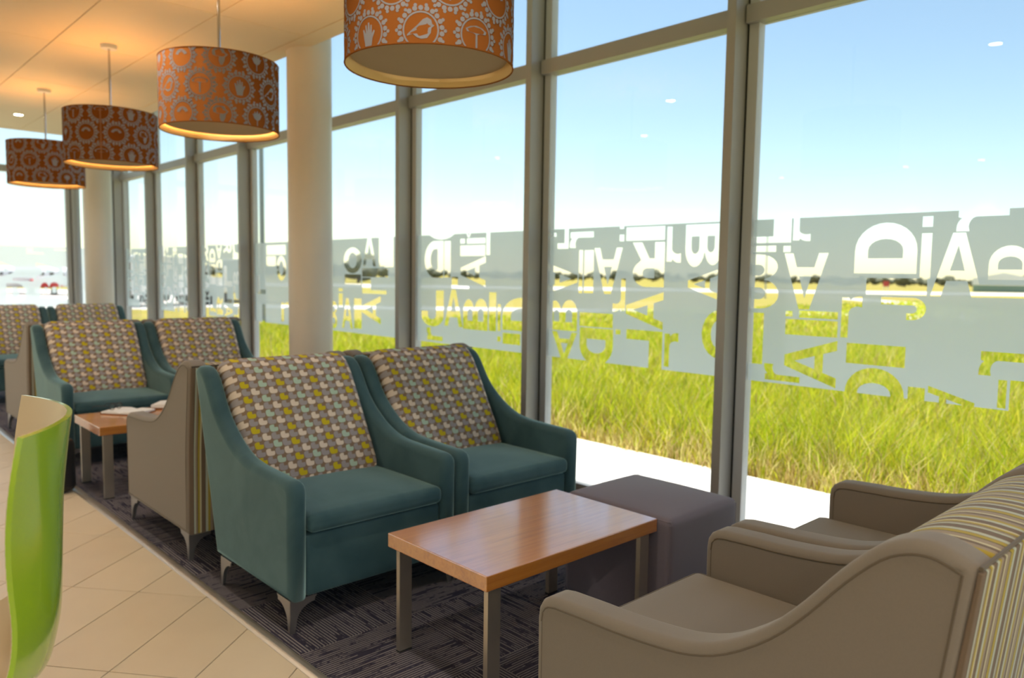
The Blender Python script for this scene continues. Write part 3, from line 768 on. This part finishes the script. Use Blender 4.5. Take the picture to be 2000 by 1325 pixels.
# aircraft and service vehicles on the apron
def aircraft(loc, rz, s, label):
    e = empty('aircraft', loc, rz); e.scale = (s, s, s)
    st = [(-7, .05, 1.9), (-6.6, .35, 1.75), (-5.5, .72, 1.65), (-3.5, .95, 1.6), (3.5, .95, 1.6), (6, .6, 1.85), (8, .18, 2.25)]
    n = 16; v = [(x, r*math.cos(2*PI*i/n), z+r*math.sin(2*PI*i/n)) for x, r, z in st for i in range(n)]
    f = [(k*n+i, k*n+(i+1) % n, (k+1)*n+(i+1) % n, (k+1)*n+i) for k in range(len(st)-1) for i in range(n)] + [tuple(range(n-1, -1, -1)), tuple(range((len(st)-1)*n, len(st)*n))]
    link('fuselage', mesh_from('fuselage', v, f, 'white_paint', True, (len(f)-1, len(f)-2)), e)
    for sg in (-1, 1):
        MB().prism([(-.9, .8*sg), (1.3, .8*sg), (1.0, 8.2*sg), (.2, 8.2*sg)], 'z', 1.15, 1.30).build('wing', 'white_paint', e)
        MB().tube([(-1.5, 2.6*sg, 1.05), (.2, 2.6*sg, 1.05), (1.2, 2.6*sg, 1.05)], [.38, .42, .25], 12).build('engine', 'red_paint', e, True)
        MB().prism([(6.6, .2*sg), (7.9, .2*sg), (8.0, 2.8*sg), (7.3, 2.8*sg)], 'z', 3.9, 4.0).build('tailplane', 'white_paint', e)
        MB().tube([(.6, 2.2*sg, 0.0+.25), (.6, 2.2*sg, 1.2)], .07, 8).cyl((.6, 2.2*sg), .28, .0, .5, 10).build('landing_gear', 'black_foot', e)
    MB().prism([(6.0, 2.2), (7.9, 2.3), (8.4, 4.6), (7.4, 4.6)], 'y', -.08, .08).build('tail_fin', 'white_paint', e)
    MB().prism([(6.9, 3.6), (8.15, 3.6), (8.4, 4.6), (7.4, 4.6)], 'y', -.09, .09).build('tail_stripe', 'red_paint', e)
    MB().tube([(-5.0, 0, .2), (-5.0, 0, 1.2)], .06, 8).build('nose_gear', 'black_foot', e)
    for k in range(8): MB().box(-3.4+k*.85, -3.05+k*.85, -.965, .965, 1.75, 2.0).build('cabin_window', 'lens', e)
    return tag(e, label, 'aircraft')
q = on_z(70, 575, gz); aircraft((q.x, q.y, gz), math.radians(12), .62, 'white propeller aircraft parked beyond the far end window')
q = on_z(330, 566, gz); aircraft((q.x, q.y, gz), math.radians(75), .75, 'white aircraft parked behind the service vehicles on the apron')
def van(px, py, rz, label, mat='white_paint'):
    q = on_z(px, py, gz); e = empty('service_van', (q.x, q.y, gz), rz)
    MB().prism(fillet([(-2.2, .45, .1), (2.1, .45, .1), (2.2, 1.1, .15), (1.4, 1.25, .05), (1.0, 2.0, .15), (-2.2, 2.05, .15)]), 'y', -.9, .9).build('body', mat, e)
    MB().prism([(.65, 1.3), (1.30, 1.3), (1.0, 1.85), (.65, 1.85)], 'y', -.91, .91).build('side_window', 'lens', e)
    for x in (-1.4, 1.35):
        for y in (-.85, .85):
            mb = MB(); n = 14; mb.add([(x+.34*math.cos(2*PI*i/n), y+d, .34+.34*math.sin(2*PI*i/n)) for d in (-.1, .1) for i in range(n)], [(i, (i+1) % n, n+(i+1) % n, n+i) for i in range(n)]+[tuple(range(n)), tuple(range(n, 2*n))])
            mb.build('wheel', 'black_foot', e)
    return tag(e, label, 'van')
van(330, 596, .3, 'white service van parked on the apron beside the light mast')
van(480, 588, 1.1, 'white service van facing away near the edge of the apron')
van(268, 588, .9, 'red service van parked alone on the apron', 'red_paint')
q = on_z(1730, 566, gz); rb = empty('marker_board', (q.x, q.y, gz), 1.0)
MB().box(-.05, .05, -.5, .5, .5, 1.4).build('board', 'red_paint', rb); MB().box(-.04, .04, -.4, -.3, -.2, .6).build('post', 'white_paint', rb); MB().box(-.04, .04, .3, .4, -.2, .6).build('post', 'white_paint', rb)
tag(rb, 'small red and white marker board out on the airfield', 'sign')

# ================================================================== CHAIRS
def bracket_mesh():
    """corner leg: two flanges meeting at an edge, sweeping down to a foot"""
    h, w, t, ft = .132, .115, .005, .019
    cur = [(w, h)] + [(w-.01, h-.010)] + arc(ft+.085, h-.100, .079, .078, 90, 180, 8) + [(ft, 0), (0, 0), (0, h)]
    mb = MB().prism(cur, 'y', -t, 0)                         # flange along +x
    mb.prism([(-p[0], p[1]) for p in cur], 'x', 0, t)        # flange along -y
    return mb.mesh('leg', 'bracket')
LEG = bracket_mesh()
def legs(parent, hx_, y0, y1):
    for sx, y, rz in ((-1, y1, 0), (1, y1, -PI/2), (1, y0, PI), (-1, y0, PI/2)):
        o = link('leg', LEG, parent, (sx*hx_, y, 0)); o.rotation_euler = (0, 0, rz)
def piping(parent, prof, x, r, mat, closed=True):
    pp = []
    for q in inset_poly(prof, r):
        if not pp or (Vector(q)-Vector(pp[-1])).length > 1e-4: pp.append(q)
    MB().tube([(x, y, z) for y, z in pp], .0026, 6, closed).build('piping', mat, parent, True)

# ---- teal chair, faces +y, rear top edge at y = 0
TP_top = catmull([(.0, .944), (.03, .962), (.075, .960), (.118, .936), (.160, .886), (.206, .818), (.256, .762), (.312, .716), (.39, .667), (.48, .630), (.575, .612), (.68, .606), (.79, .602)], 3)
TP = TP_top + fillet([(.79, .602, 0), (.924, .597, .055), (.918, .130, 0), (.215, .134, 0), (.0, .944, 0)])[1:-1]
def make_teal():
    c = empty('lounge_chair'); W2, A = .4055, .078
    for s in (-1, 1):
        x0, x1 = (-W2, -W2+A) if s < 0 else (W2-A, W2)
        link('arm', slab_mesh('arm', TP, x0, x1, .030, 'teal', 5), c)
    bp = fillet([(.012, .930, .02), (.07, .935, .03), (.42, .42, .01), (.42, .136, .01), (.225, .136, .01)])
    link('back_panel', slab_mesh('back_panel', bp, -W2+A+.001, W2-A-.001, .012, 'teal', 2), c)
    link('base', rbox_mesh('base', -W2+A+.001, W2-A-.001, .30, .900, .133, .378, .012, mat='teal'), c)
    link('seat_cushion', rbox_mesh('seat_cushion', -W2+A+.003, W2-A-.003, .36, .930, .386, .462, .028, mat='teal', puff=.022, seg=4, mid=10), c)
    cp = catmull([(.452, .452), (.400, .560), (.325, .690), (.245, .830), (.185, .925), (.138, .972), (.080, .990), (.030, .966)], 4) + fillet([(.03, .935, .02), (.22, .60, .02), (.34, .452, .02)])
    link('back_cushion', slab_mesh('back_cushion', cp, -W2+A+.004, W2-A-.004, .050, 'pattern', 6), c)
    c.children[-1]['label'] = 'grey patterned back cushion with yellow, mint and white commas'
    legs(c, W2-.010, .245, .900)
    return c
# ---- taupe chair, faces +y
UP_top = catmull([(.0, .948), (.03, .963), (.070, .974), (.115, .968), (.162, .942), (.222, .882), (.286, .804), (.355, .733), (.442, .672), (.52, .641), (.605, .627), (.72, .618), (.80, .616)], 3)
UPR = UP_top + fillet([(.80, .616, 0), (.966, .609, .065), (.962, .130, 0), (.060, .130, 0), (.048, .55, .05), (.0, .950, 0)])[1:-1]
def make_taupe():
    c = empty('lounge_chair'); W2, A = .425, .092
    for s in (-1, 1):
        x0, x1 = (-W2, -W2+A) if s < 0 else (W2-A, W2)
        arm = link('arm', slab_mesh('arm', UPR, x0, x1, .022, 'taupe', 5), c)
        for x in (x0+.0005, x1-.0005): piping(arm, UPR, x, .0225, 'taupe_dark')
    bp = catmull([(.40, .44), (.345, .60), (.275, .752), (.215, .864), (.175, .921), (.125, .950), (.07, .957), (.02, .953), (.0, .948)], 4)[:-1] + fillet([(.0, .945, 0), (.046, .55, .05), (.058, .134, .01), (.40, .134, .01)])
    b = link('backrest', slab_mesh('backrest', bp, -W2+A+.002, W2-A-.002, .012, 'stripe', 3), c); b['label'] = 'backrest in brown, olive and grey striped fabric'
    rp = fillet([(-.004, .944, .003), (.004, .946, .003), (.056, .55, .04), (.062, .136, .003), (.054, .136, .003), (.040, .55, .05)])
    rb_ = link('rear_panel', slab_mesh('rear_panel', rp, -W2+.004, W2-.004, .002, 'stripe', 1), c); rb_['label'] = 'striped fabric rear panel'
    MB().tube([(-W2+.006, .0, .951), (W2-.006, .0, .951)], .004, 6).build('seam', 'taupe_dark', c)
    link('base', rbox_mesh('base', -W2+A+.002, W2-A-.002, .30, .950, .133, .350, .012, mat='taupe'), c)
    se = link('seat_cushion', rbox_mesh('seat_cushion', -W2+A+.003, W2-A-.003, .34, .990, .352, .462, .018, mat='taupe', puff=.012, seg=4, mid=10), c)
    e = .008; x0, x1, y1, z = -W2+A+.003+e, W2-A-.003-e, .990-e, .4585
    MB().tube([(x0, .42, z), (x0, y1-.015, z), (x0+.015, y1, z), (x1-.015, y1, z), (x1, y1-.015, z), (x1, .42, z)], .0035, 6).build('piping', 'taupe_dark', se, True)
    legs(c, W2-.012, .085, .945)
    return c
teal0, taupe0 = make_teal(), make_taupe()
def put(proto, first, cx, y, rz, label, group):
    o = proto if first else copy_tree(proto)
    o.location = (cx, y, .004); o.rotation_euler = (0, 0, rz); tag(o, label, 'chair', group)
    return o
TG, UG = 'teal chairs with patterned cushions', 'taupe chairs with striped backs'
for k, (cx, y, lab) in enumerate((
    (1.7475, 3.562, 'teal velvet lounge chair beside the tiles, facing the empty coffee table'),
    (2.567, 3.562, 'teal velvet lounge chair beside the window, facing the dark ottoman'),
    (1.7475, 6.872, 'teal velvet lounge chair beside the tiles, facing the table with notebooks'),
    (2.567, 6.872, 'teal velvet lounge chair by the window, just beyond the first round column'),
    (1.7475, 10.19, 'teal velvet lounge chair of the last pair, on the tile side'),
    (2.567, 10.19, 'teal velvet lounge chair of the last pair, next to the corner column'))):
    put(teal0, k == 0, cx, y, PI, lab, TG)
for k, (cx, y, lab) in enumerate((
    (1.750, .345, 'taupe lounge chair with striped back, drawn up to the empty coffee table'),
    (2.620, .345, 'taupe lounge chair with striped back, drawn up to the dark ottoman by the window'),
    (1.765, 3.605, 'taupe lounge chair by the tiles, back to back with a teal one, facing notebooks'),
    (2.632, 3.605, 'taupe lounge chair by the first column, back to back with the teal window chair'),
    (1.765, 6.925, 'taupe lounge chair beside the tiles, facing the last pair of teal chairs'),
    (2.632, 6.925, 'taupe lounge chair by the window, facing the last pair of teal chairs'))):
    put(taupe0, k == 0, cx, y, 0, lab, UG)

# ================================================================== TABLES, OTTOMAN
def make_table():
    t = empty('coffee_table'); L, D, H, T = .447, .274, .450, .052
    link('table_top', rbox_mesh('table_top', -L, L, -D, D, H-T, H, .003, mat='wood', seg=1, mid=1), t)
    for sx in (-1, 1):
        for sy in (-1, 1):
            cx, cy = sx*(L-.052), sy*(D-.030)
            lg = MB().box(-.027, .027, -.010, .010, .006, H-T).build('leg', 'steel', t); lg.location = (cx, cy, 0)
            MB().box(-.028, .028, -.011, .011, 0, .006).build('foot_pad', 'black_foot', lg)
    return t
tb = make_table(); tb.location = (2.006, 2.034, .004); tag(tb, 'empty orange wood coffee table with steel legs beside the dark ottoman', 'table', 'coffee tables between the chairs')
tb2 = copy_tree(tb); tb2.location = (1.767, 5.280, .004); tag(tb2, 'orange wood coffee table with steel legs carrying open notebooks', 'table', 'coffee tables between the chairs')
ot = empty('ottoman', (2.706, 1.980, .004))
v, f = rbox(-.248, .248, -.280, .280, 0, .452, .030, puff=.022, seg=4, mid=12, wob=.0)
link('body', mesh_from('body', v, f, 'ottoman', True), ot)
for sx, sy in ((-1, -1), (1, -1), (1, 1), (-1, 1)): MB().tube([(sx*.2395, sy*.2715, .01), (sx*.2395, sy*.2715, .43)], .0035, 6).build('corner_seam', 'ottoman', ot)
MB().tube([(-.235, -.268, .441), (.235, -.268, .441), (.240, -.262, .441), (.240, .262, .441), (.235, .268, .441), (-.235, .268, .441), (-.240, .262, .441), (-.240, -.262, .441)], .0032, 6, True).build('top_seam', 'ottoman', ot)
tag(ot, 'dark grey-purple upholstered cube ottoman next to the empty coffee table', 'ottoman')

# notebooks and spectacles on the second table
def notebook(loc, rz, w, d, label, th=1.0):
    e = empty('notebook', loc, rz); e.scale = (1, 1, th)
    MB().box(-w, w, -d/2, d/2, 0, .004).build('cover', 'cover_brown', e)
    for s in (-1, 1):
        n = 7; pts = [(s*w*.985*i/n, .004+.010*min(1, .35+2.5*i/n)*(1-.25*(i/n)**2)) for i in range(n+1)]
        mb = MB(); mb.prism([(0, .004)]+pts+[(s*w*.985, .004)], 'y', -d/2+.004, d/2-.004); mb.build('page_block', 'paper', e)
    return tag(e, label, 'notebook')
notebook((1.610, 5.425, .4545), math.radians(-52), .135, .19, 'open white-paged notebook lying under the spectacles', 1.5)
notebook((1.925, 5.450, .4545), math.radians(-38), .135, .19, 'thick open diary with white pages, beside the notebook with spectacles', 2.6)
sp_ = empty('spectacles', (1.545, 5.470, .4780), math.radians(35))
for s in (-1, 1):
    rim = MB().tube([(s*.033+.027*math.cos(2*PI*i/16), -.002, .022+.020*math.sin(2*PI*i/16)) for i in range(16)], .0022, 6, True).build('rim', 'black', sp_)
    MB().prism([(s*.033+.026*math.cos(2*PI*i/16), .022+.019*math.sin(2*PI*i/16)) for i in range(16)], 'y', -.003, -.001).build('lens', 'glass', rim)
    MB().tube([(s*.060, -.002, .028), (s*.062, .06, .028), (s*.060, .115, .024), (s*.056, .140, .002)], .002, 6).build('temple', 'black', sp_)
MB().tube([(-.008, -.002, .026), (0, -.002, .029), (.008, -.002, .026)], .002, 6).build('bridge', 'black', sp_)
tag(sp_, 'black-rimmed spectacles resting on an open notebook', 'spectacles')
# black bag by the table leg
bag = empty('tote_bag', (1.190, 5.475, .006), math.radians(8))
v, f = rbox(-.065, .065, -.16, .16, 0, .34, .045, puff=-.02, seg=4, mid=6, wob=.008); link('body', mesh_from('body', v, f, 'black', True), bag)
for x in (-.045, .045): MB().tube([(x, -.08, .31), (x*.9, -.075, .40), (x*.7, -.04, .455), (x*.7, .04, .455), (x*.9, .075, .40), (x, .08, .31)], .008, 8).build('handle', 'black', bag, True)
tag(bag, 'black bag standing on the tiles against the leg of the notebook table', 'bag')

# ================================================================== GREEN STOOL
def make_stool():
    e = empty('bar_stool')
    st = catmull([(.000, 1.130, .247, .077, .000), (.010, 1.055, .249, .080, .0), (.018, .978, .248, .080, .0), (.022, .898, .244, .077, .002), (.025, .815, .237, .070, .008), (.029, .755, .230, .068, .016), (.038, .705, .226, .066, .026),
                  (.050, .665, .224, .065, .040), (.074, .642, .224, .060, .050), (.108, .627, .226, .048, .056), (.16, .620, .230, .028, .056), (.25, .618, .234, .008, .046), (.34, .620, .232, .0, .032), (.42, .622, .222, -.008, .018), (.455, .610, .206, -.018, .008)], 4)
    nu = 18
    def surf(off):
        P = [[Vector((hw*u, yc+ef*u*u, zc+eu*u*u)) for u in [(-1+2*i/nu) for i in range(nu+1)]] for yc, zc, hw, ef, eu in st]
        if off:
            Q = []
            for k in range(len(P)):
                row = []
                for i in range(nu+1):
                    a = P[min(k+1, len(P)-1)][i]-P[max(k-1, 0)][i]; b = P[k][min(i+1, nu)]-P[k][max(i-1, 0)]
                    row.append(P[k][i] + b.cross(a).normalized()*off)
                Q.append(row)
            P = Q
        return P
    def shell(name, o0, o1, mat, inset=0):
        A, B = surf(o0), surf(o1); K, N = len(A), nu+1; v = [p for r in A for p in r]+[p for r in B for p in r]; n = K*N; f = []
        for k in range(K-1):
            for i in range(nu):
                a = k*N+i; f.append((a, a+1, a+N+1, a+N)); f.append((n+a, n+a+N, n+a+N+1, n+a+1))
        for k in range(K-1):
            for i in (0, nu): a = k*N+i; f.append((a, a+N, n+a+N, n+a))
        for i in range(nu):
            for k in (0, K-1): a = k*N+i; f.append((a, a+1, n+a+1, n+a))
        me = mesh_from(name, v, f, mat, True); bm = bmesh.new(); bm.from_mesh(me); bmesh.ops.recalc_face_normals(bm, faces=bm.faces)
        for ed in bm.edges:
            if len(ed.link_faces) == 2 and ed.calc_face_angle(0) > math.radians(45): ed.smooth = False
        bm.to_mesh(me); bm.free(); return link(name, me, e)
    out = shell('outer_shell', 0, .0095, 'green'); out['label'] = 'glossy green outside of the shell'
    inn = shell('inner_shell', .0088, .0100, 'cream'); inn['label'] = 'cream inside of the shell'
    for sx in (-1, 1):
        for y0, y1 in ((.12, .010), (.36, .47)):
            lg = MB().tube([(sx*.10, y0, .606), (sx*.150, y0+(y1-y0)*.12, .590), (sx*.180, y0+(y1-y0)*.3, .50), (sx*.215, y1, .012)], .0095, 10).build('leg', 'chrome', e, True)
            MB().cyl((sx*.215, y1), .013, 0, .014, 12).build('foot_cap', 'black_foot', lg)
    z = .23; MB().tube([(-.204, .036, z), (.204, .036, z), (.204, .437, z), (-.204, .437, z)], .008, 8, True).build('foot_ring', 'chrome', e, True)
    MB().box(-.10, .10, .13, .37, .602, .616).build('mounting_plate', 'black_foot', e)
    return e
stool = make_stool(); stool.location = (.3865, 1.640, 0); fdir = Vector((-.980, .200)); stool.rotation_euler = (0, 0, math.atan2(fdir.y, fdir.x)-PI/2)
tag(stool, 'glossy green bar stool with cream inside, standing on the tiles', 'stool')

# ================================================================== PENDANT LAMPS
SR, SH0, SH1 = .325, 2.200, 2.588
bird = [(-.95, -.30), (-.55, .05), (-.2, .35), (.15, .72), (.45, .85), (.72, .70), (.80, .42), (.95, .30), (.75, .15), (.70, -.20), (.45, -.55), (.05, -.62), (-.30, -.50), (-.55, -.28), (-.95, -.42)]
cont = [(-.75, .55), (-.45, .85), (.0, .80), (.42, .78), (.55, .45), (.85, .25), (.55, -.05), (.50, -.40), (.30, -.85), (.08, -.90), (-.08, -.45), (-.05, -.02), (-.35, -.02), (-.70, .12)]
tree_ = [(-.08, -.9), (.08, -.9), (.08, .10), (.30, .18), (.80, .22), (.88, .42), (.5, .62), (0, .72), (-.5, .62), (-.88, .42), (-.80, .22), (-.30, .18), (-.08, .10)]
flower = [(-.05, -.9), (.05, -.9), (.06, -.25), (.38, -.05), (.62, .45), (.42, .40), (.35, .75), (.17, .48), (0, .85), (-.17, .48), (-.35, .75), (-.42, .40), (-.62, .45), (-.38, -.05), (-.06, -.25)]
hand = [(-.30, -.85), (.30, -.85), (.40, -.30), (.62, .15), (.50, .25), (.34, .02), (.32, .60), (.20, .62), (.16, .15), (.08, .80), (-.06, .80), (-.08, .15), (-.20, .68), (-.32, .62), (-.26, .05), (-.45, .40), (-.56, .34), (-.42, -.30)]
sprig = arc(0, -.1, .75, .75, 20, 160, 10) + arc(0, -.1, .40, .45, 160, 20, 10)
MOTIF = [bird, cont, tree_, flower, hand, sprig]
def make_pendant(seed, lit=True):
    rg = random.Random(seed); e = empty('pendant_lamp')
    n = 72
    def cylwall(r, z0, z1, flip=False):
        v = [(r*math.cos(2*PI*i/n), r*math.sin(2*PI*i/n), z) for z in (z0, z1) for i in range(n)]
        f = [(i, (i+1) % n, n+(i+1) % n, n+i) for i in range(n)]
        return v, [q[::-1] for q in f] if flip else f
    # drum: outer fabric, inner lining, thin hems
    mb = MB(); a, f = cylwall(SR, SH0, SH1); mb.add(a, f); a, f = cylwall(SR-.0025, SH0, SH1, True); mb.add(a, f)
    for z0 in (0, n): mb.f += [(z0+i, z0+(i+1) % n, 2*n+z0+(i+1) % n, 2*n+z0+i) for i in range(n)]
    shade = link('shade', mesh_from('shade', mb.v, mb.f, 'shade', True), e)
    li = MB(); a, f = cylwall(SR-.003, SH0+.002, SH1-.002, True); li.add(a, f); link('lining', mesh_from('lining', li.v, li.f, 'shade_lining', True), shade)
    for z in (SH0, SH1): MB().tube([((SR-.001)*math.cos(2*PI*i/n), (SR-.001)*math.sin(2*PI*i/n), z) for i in range(n)], .003, 6, True).build('hem', 'shade', shade, True)
    # grey print: rings, scallops and silhouettes
    pr = MB()
    def onc(u, w): th = u/SR; return ((SR+.0008)*math.cos(th), (SR+.0008)*math.sin(th), w)
    def poly(pts):
        pts = [p for p in pts]
        from mathutils.geometry import tessellate_polygon
        z0, z1 = SH0+.004, SH1-.004
        pts = clip(clip(pts, 1, z1, True), 1, z0, False) if min(p[1] for p in pts) < z0 or max(p[1] for p in pts) > z1 else pts
        if len(pts) < 3: return
        t = tessellate_polygon([[Vector((p[0], p[1], 0)) for p in pts]]); pr.add([onc(*p) for p in pts], t)
    NM = 10; pitch = 2*PI*SR/NM; rowh = .150; mr = .058
    for row in range(-1, 4):
        w0 = SH0 + .045 + row*rowh
        for k in range(NM):
            u0_ = (k + (.5 if row % 2 else 0))*pitch
            for i in range(28):
                a0, a1 = 2*PI*i/28, 2*PI*(i+1)/28
                poly([(u0_+mr*math.cos(a0), w0+mr*math.sin(a0)), (u0_+(mr+.006)*math.cos(a0), w0+(mr+.006)*math.sin(a0)), (u0_+(mr+.006)*math.cos(a1), w0+(mr+.006)*math.sin(a1)), (u0_+mr*math.cos(a1), w0+mr*math.sin(a1))])
            for i in range(22):
                a0 = 2*PI*(i+.5)/22; rc = mr+.0165; cx, cz = u0_+rc*math.cos(a0), w0+rc*math.sin(a0)
                poly([(cx+.0092*math.cos(q), cz+.0092*math.sin(q)) for q in [2*PI*j/7 for j in range(7)]])
            for i in range(14):
                a0 = 2*PI*(i)/14; rc = mr+.0275; cx, cz = u0_+rc*math.cos(a0), w0+rc*math.sin(a0)
                poly([(cx+.0066*math.cos(q), cz+.0066*math.sin(q)) for q in [2*PI*j/6 for j in range(6)]])
            m = MOTIF[(k*2+row*3+seed) % 6]; poly([(u0_+p[0]*mr*.86, w0+p[1]*mr*.86) for p in m])
    link('printed_medallions', mesh_from('printed_medallions', pr.v, pr.f, 'print'), shade)['kind'] = 'stuff'
    MB().box(SR-.0004, SR+.0016, -.005, .005, SH0+.002, SH1-.002).build('seam', 'cover_brown', shade)
    MB().cyl((0, 0), SR-.024, SH0+.034, SH0+.040, 64).build('diffuser', 'diffuser', e)
    MB().cyl((0, 0), .0085, SH0+.05, ZC-.02, 12).build('rod', 'chrome', e, True)
    MB().cyl((0, 0), .055, ZC-.028, ZC, 24, .06).build('ceiling_rose', 'aluminium_white', e, True)
    sp = MB()
    for i in range(3):
        a = 2*PI*i/3; sp.tube([(.0, 0, SH1-.05), ((SR-.004)*math.cos(a), (SR-.004)*math.sin(a), SH1-.012)], .002, 6)
    sp.build('spider', 'chrome', e)
    for i in range(3):
        a = 2*PI*i/3+.4; b = bmesh.new(); bmesh.ops.create_uvsphere(b, u_segments=12, v_segments=8, radius=.028, matrix=Matrix.Translation((.10*math.cos(a), .10*math.sin(a), 2.34)))
        me = bpy.data.meshes.new('bulb'); b.to_mesh(me); b.free(); me.materials.append(M['bulb' if lit else 'paper']); link('bulb', me, e)
    ld = bpy.data.lights.new('bulb_light', 'POINT'); ld.energy = LAMP_W; ld.color = WARM; ld.shadow_soft_size = .16
    lo = bpy.data.objects.new('bulb_light', ld); COL.objects.link(lo); lo.parent = e; lo.location = (0, 0, 2.40)
    if not lit: ld.energy = 0
    return e
pl = ['orange patterned drum pendant above the front pair of teal chairs, nearest the empty table', 'orange patterned drum pendant hanging beside the first round column', 'orange patterned drum pendant with a visible side seam, third along the row', 'orange patterned drum pendant closest to the far end window']
for k, y in enumerate((2.47, 4.46, 6.50, 8.53)):
    p_ = make_pendant(k, k > 0); p_.location = (1.86, y, 0); p_.rotation_euler = (0, 0, math.radians(-118) if k == 2 else .35*k+.2); tag(p_, pl[k], 'pendant lamp', 'drum pendants in a row')

# ================================================================== DOWNLIGHTS
def downlight(x, y, w, spread, label, group, blend=.6):
    e = empty('downlight', (x, y, ZC)); n = 24
    mb = MB(); mb.v = [(r*math.cos(2*PI*i/n), r*math.sin(2*PI*i/n), z) for r, z in ((.062, -.001), (.058, -.006), (.044, -.004), (.040, .010)) for i in range(n)]
    mb.f = [(k*n+i, k*n+(i+1) % n, (k+1)*n+(i+1) % n, (k+1)*n+i) for k in range(3) for i in range(n)]
    mb.build('bezel', 'aluminium_white', e, True)
    MB().cyl((0, 0), .041, -.0022, -.0018, 20).build('lens', 'down_glow', e)
    ld = bpy.data.lights.new('lamp', 'SPOT'); ld.energy = w; ld.color = (1, .87, .70); ld.spot_size = spread; ld.spot_blend = blend; ld.shadow_soft_size = .04
    lo = bpy.data.objects.new('lamp', ld); COL.objects.link(lo); lo.parent = e; lo.location = (0, 0, -.012)
    return tag(e, label, 'downlight', group)
for x, y in ((1.95, 10.12),): downlight(x, y, DOWN_W*.6, 2.3, 'small ceiling downlight near the far end window', 'recessed downlights')
for x, y in ((1.22, 4.50), (-.10, 5.81), (-1.43, 7.13), (1.13, 1.78), (1.15, -.9), (-.10, -.9), (-1.43, -.9), (-2.76, -.9), (1.15, -2.2), (-.10, -2.2), (-1.43, -2.2), (-.1, 8.45), (-1.43, 9.8), (-2.76, 8.45)):  # the leading few sit at window reflections; the rest are unseen, added for fill
    downlight(x, y, DOWN_W, 2.3, 'recessed ceiling downlight away from the windows, mirrored in the glass or added for fill', 'recessed downlights')
for y in (6.47, 5.50, 4.50, 3.50): downlight(XL+.28, y, WASH_W, 1.0, 'small recessed downlight washing the wall opposite the windows', 'wall washing downlights', .3)
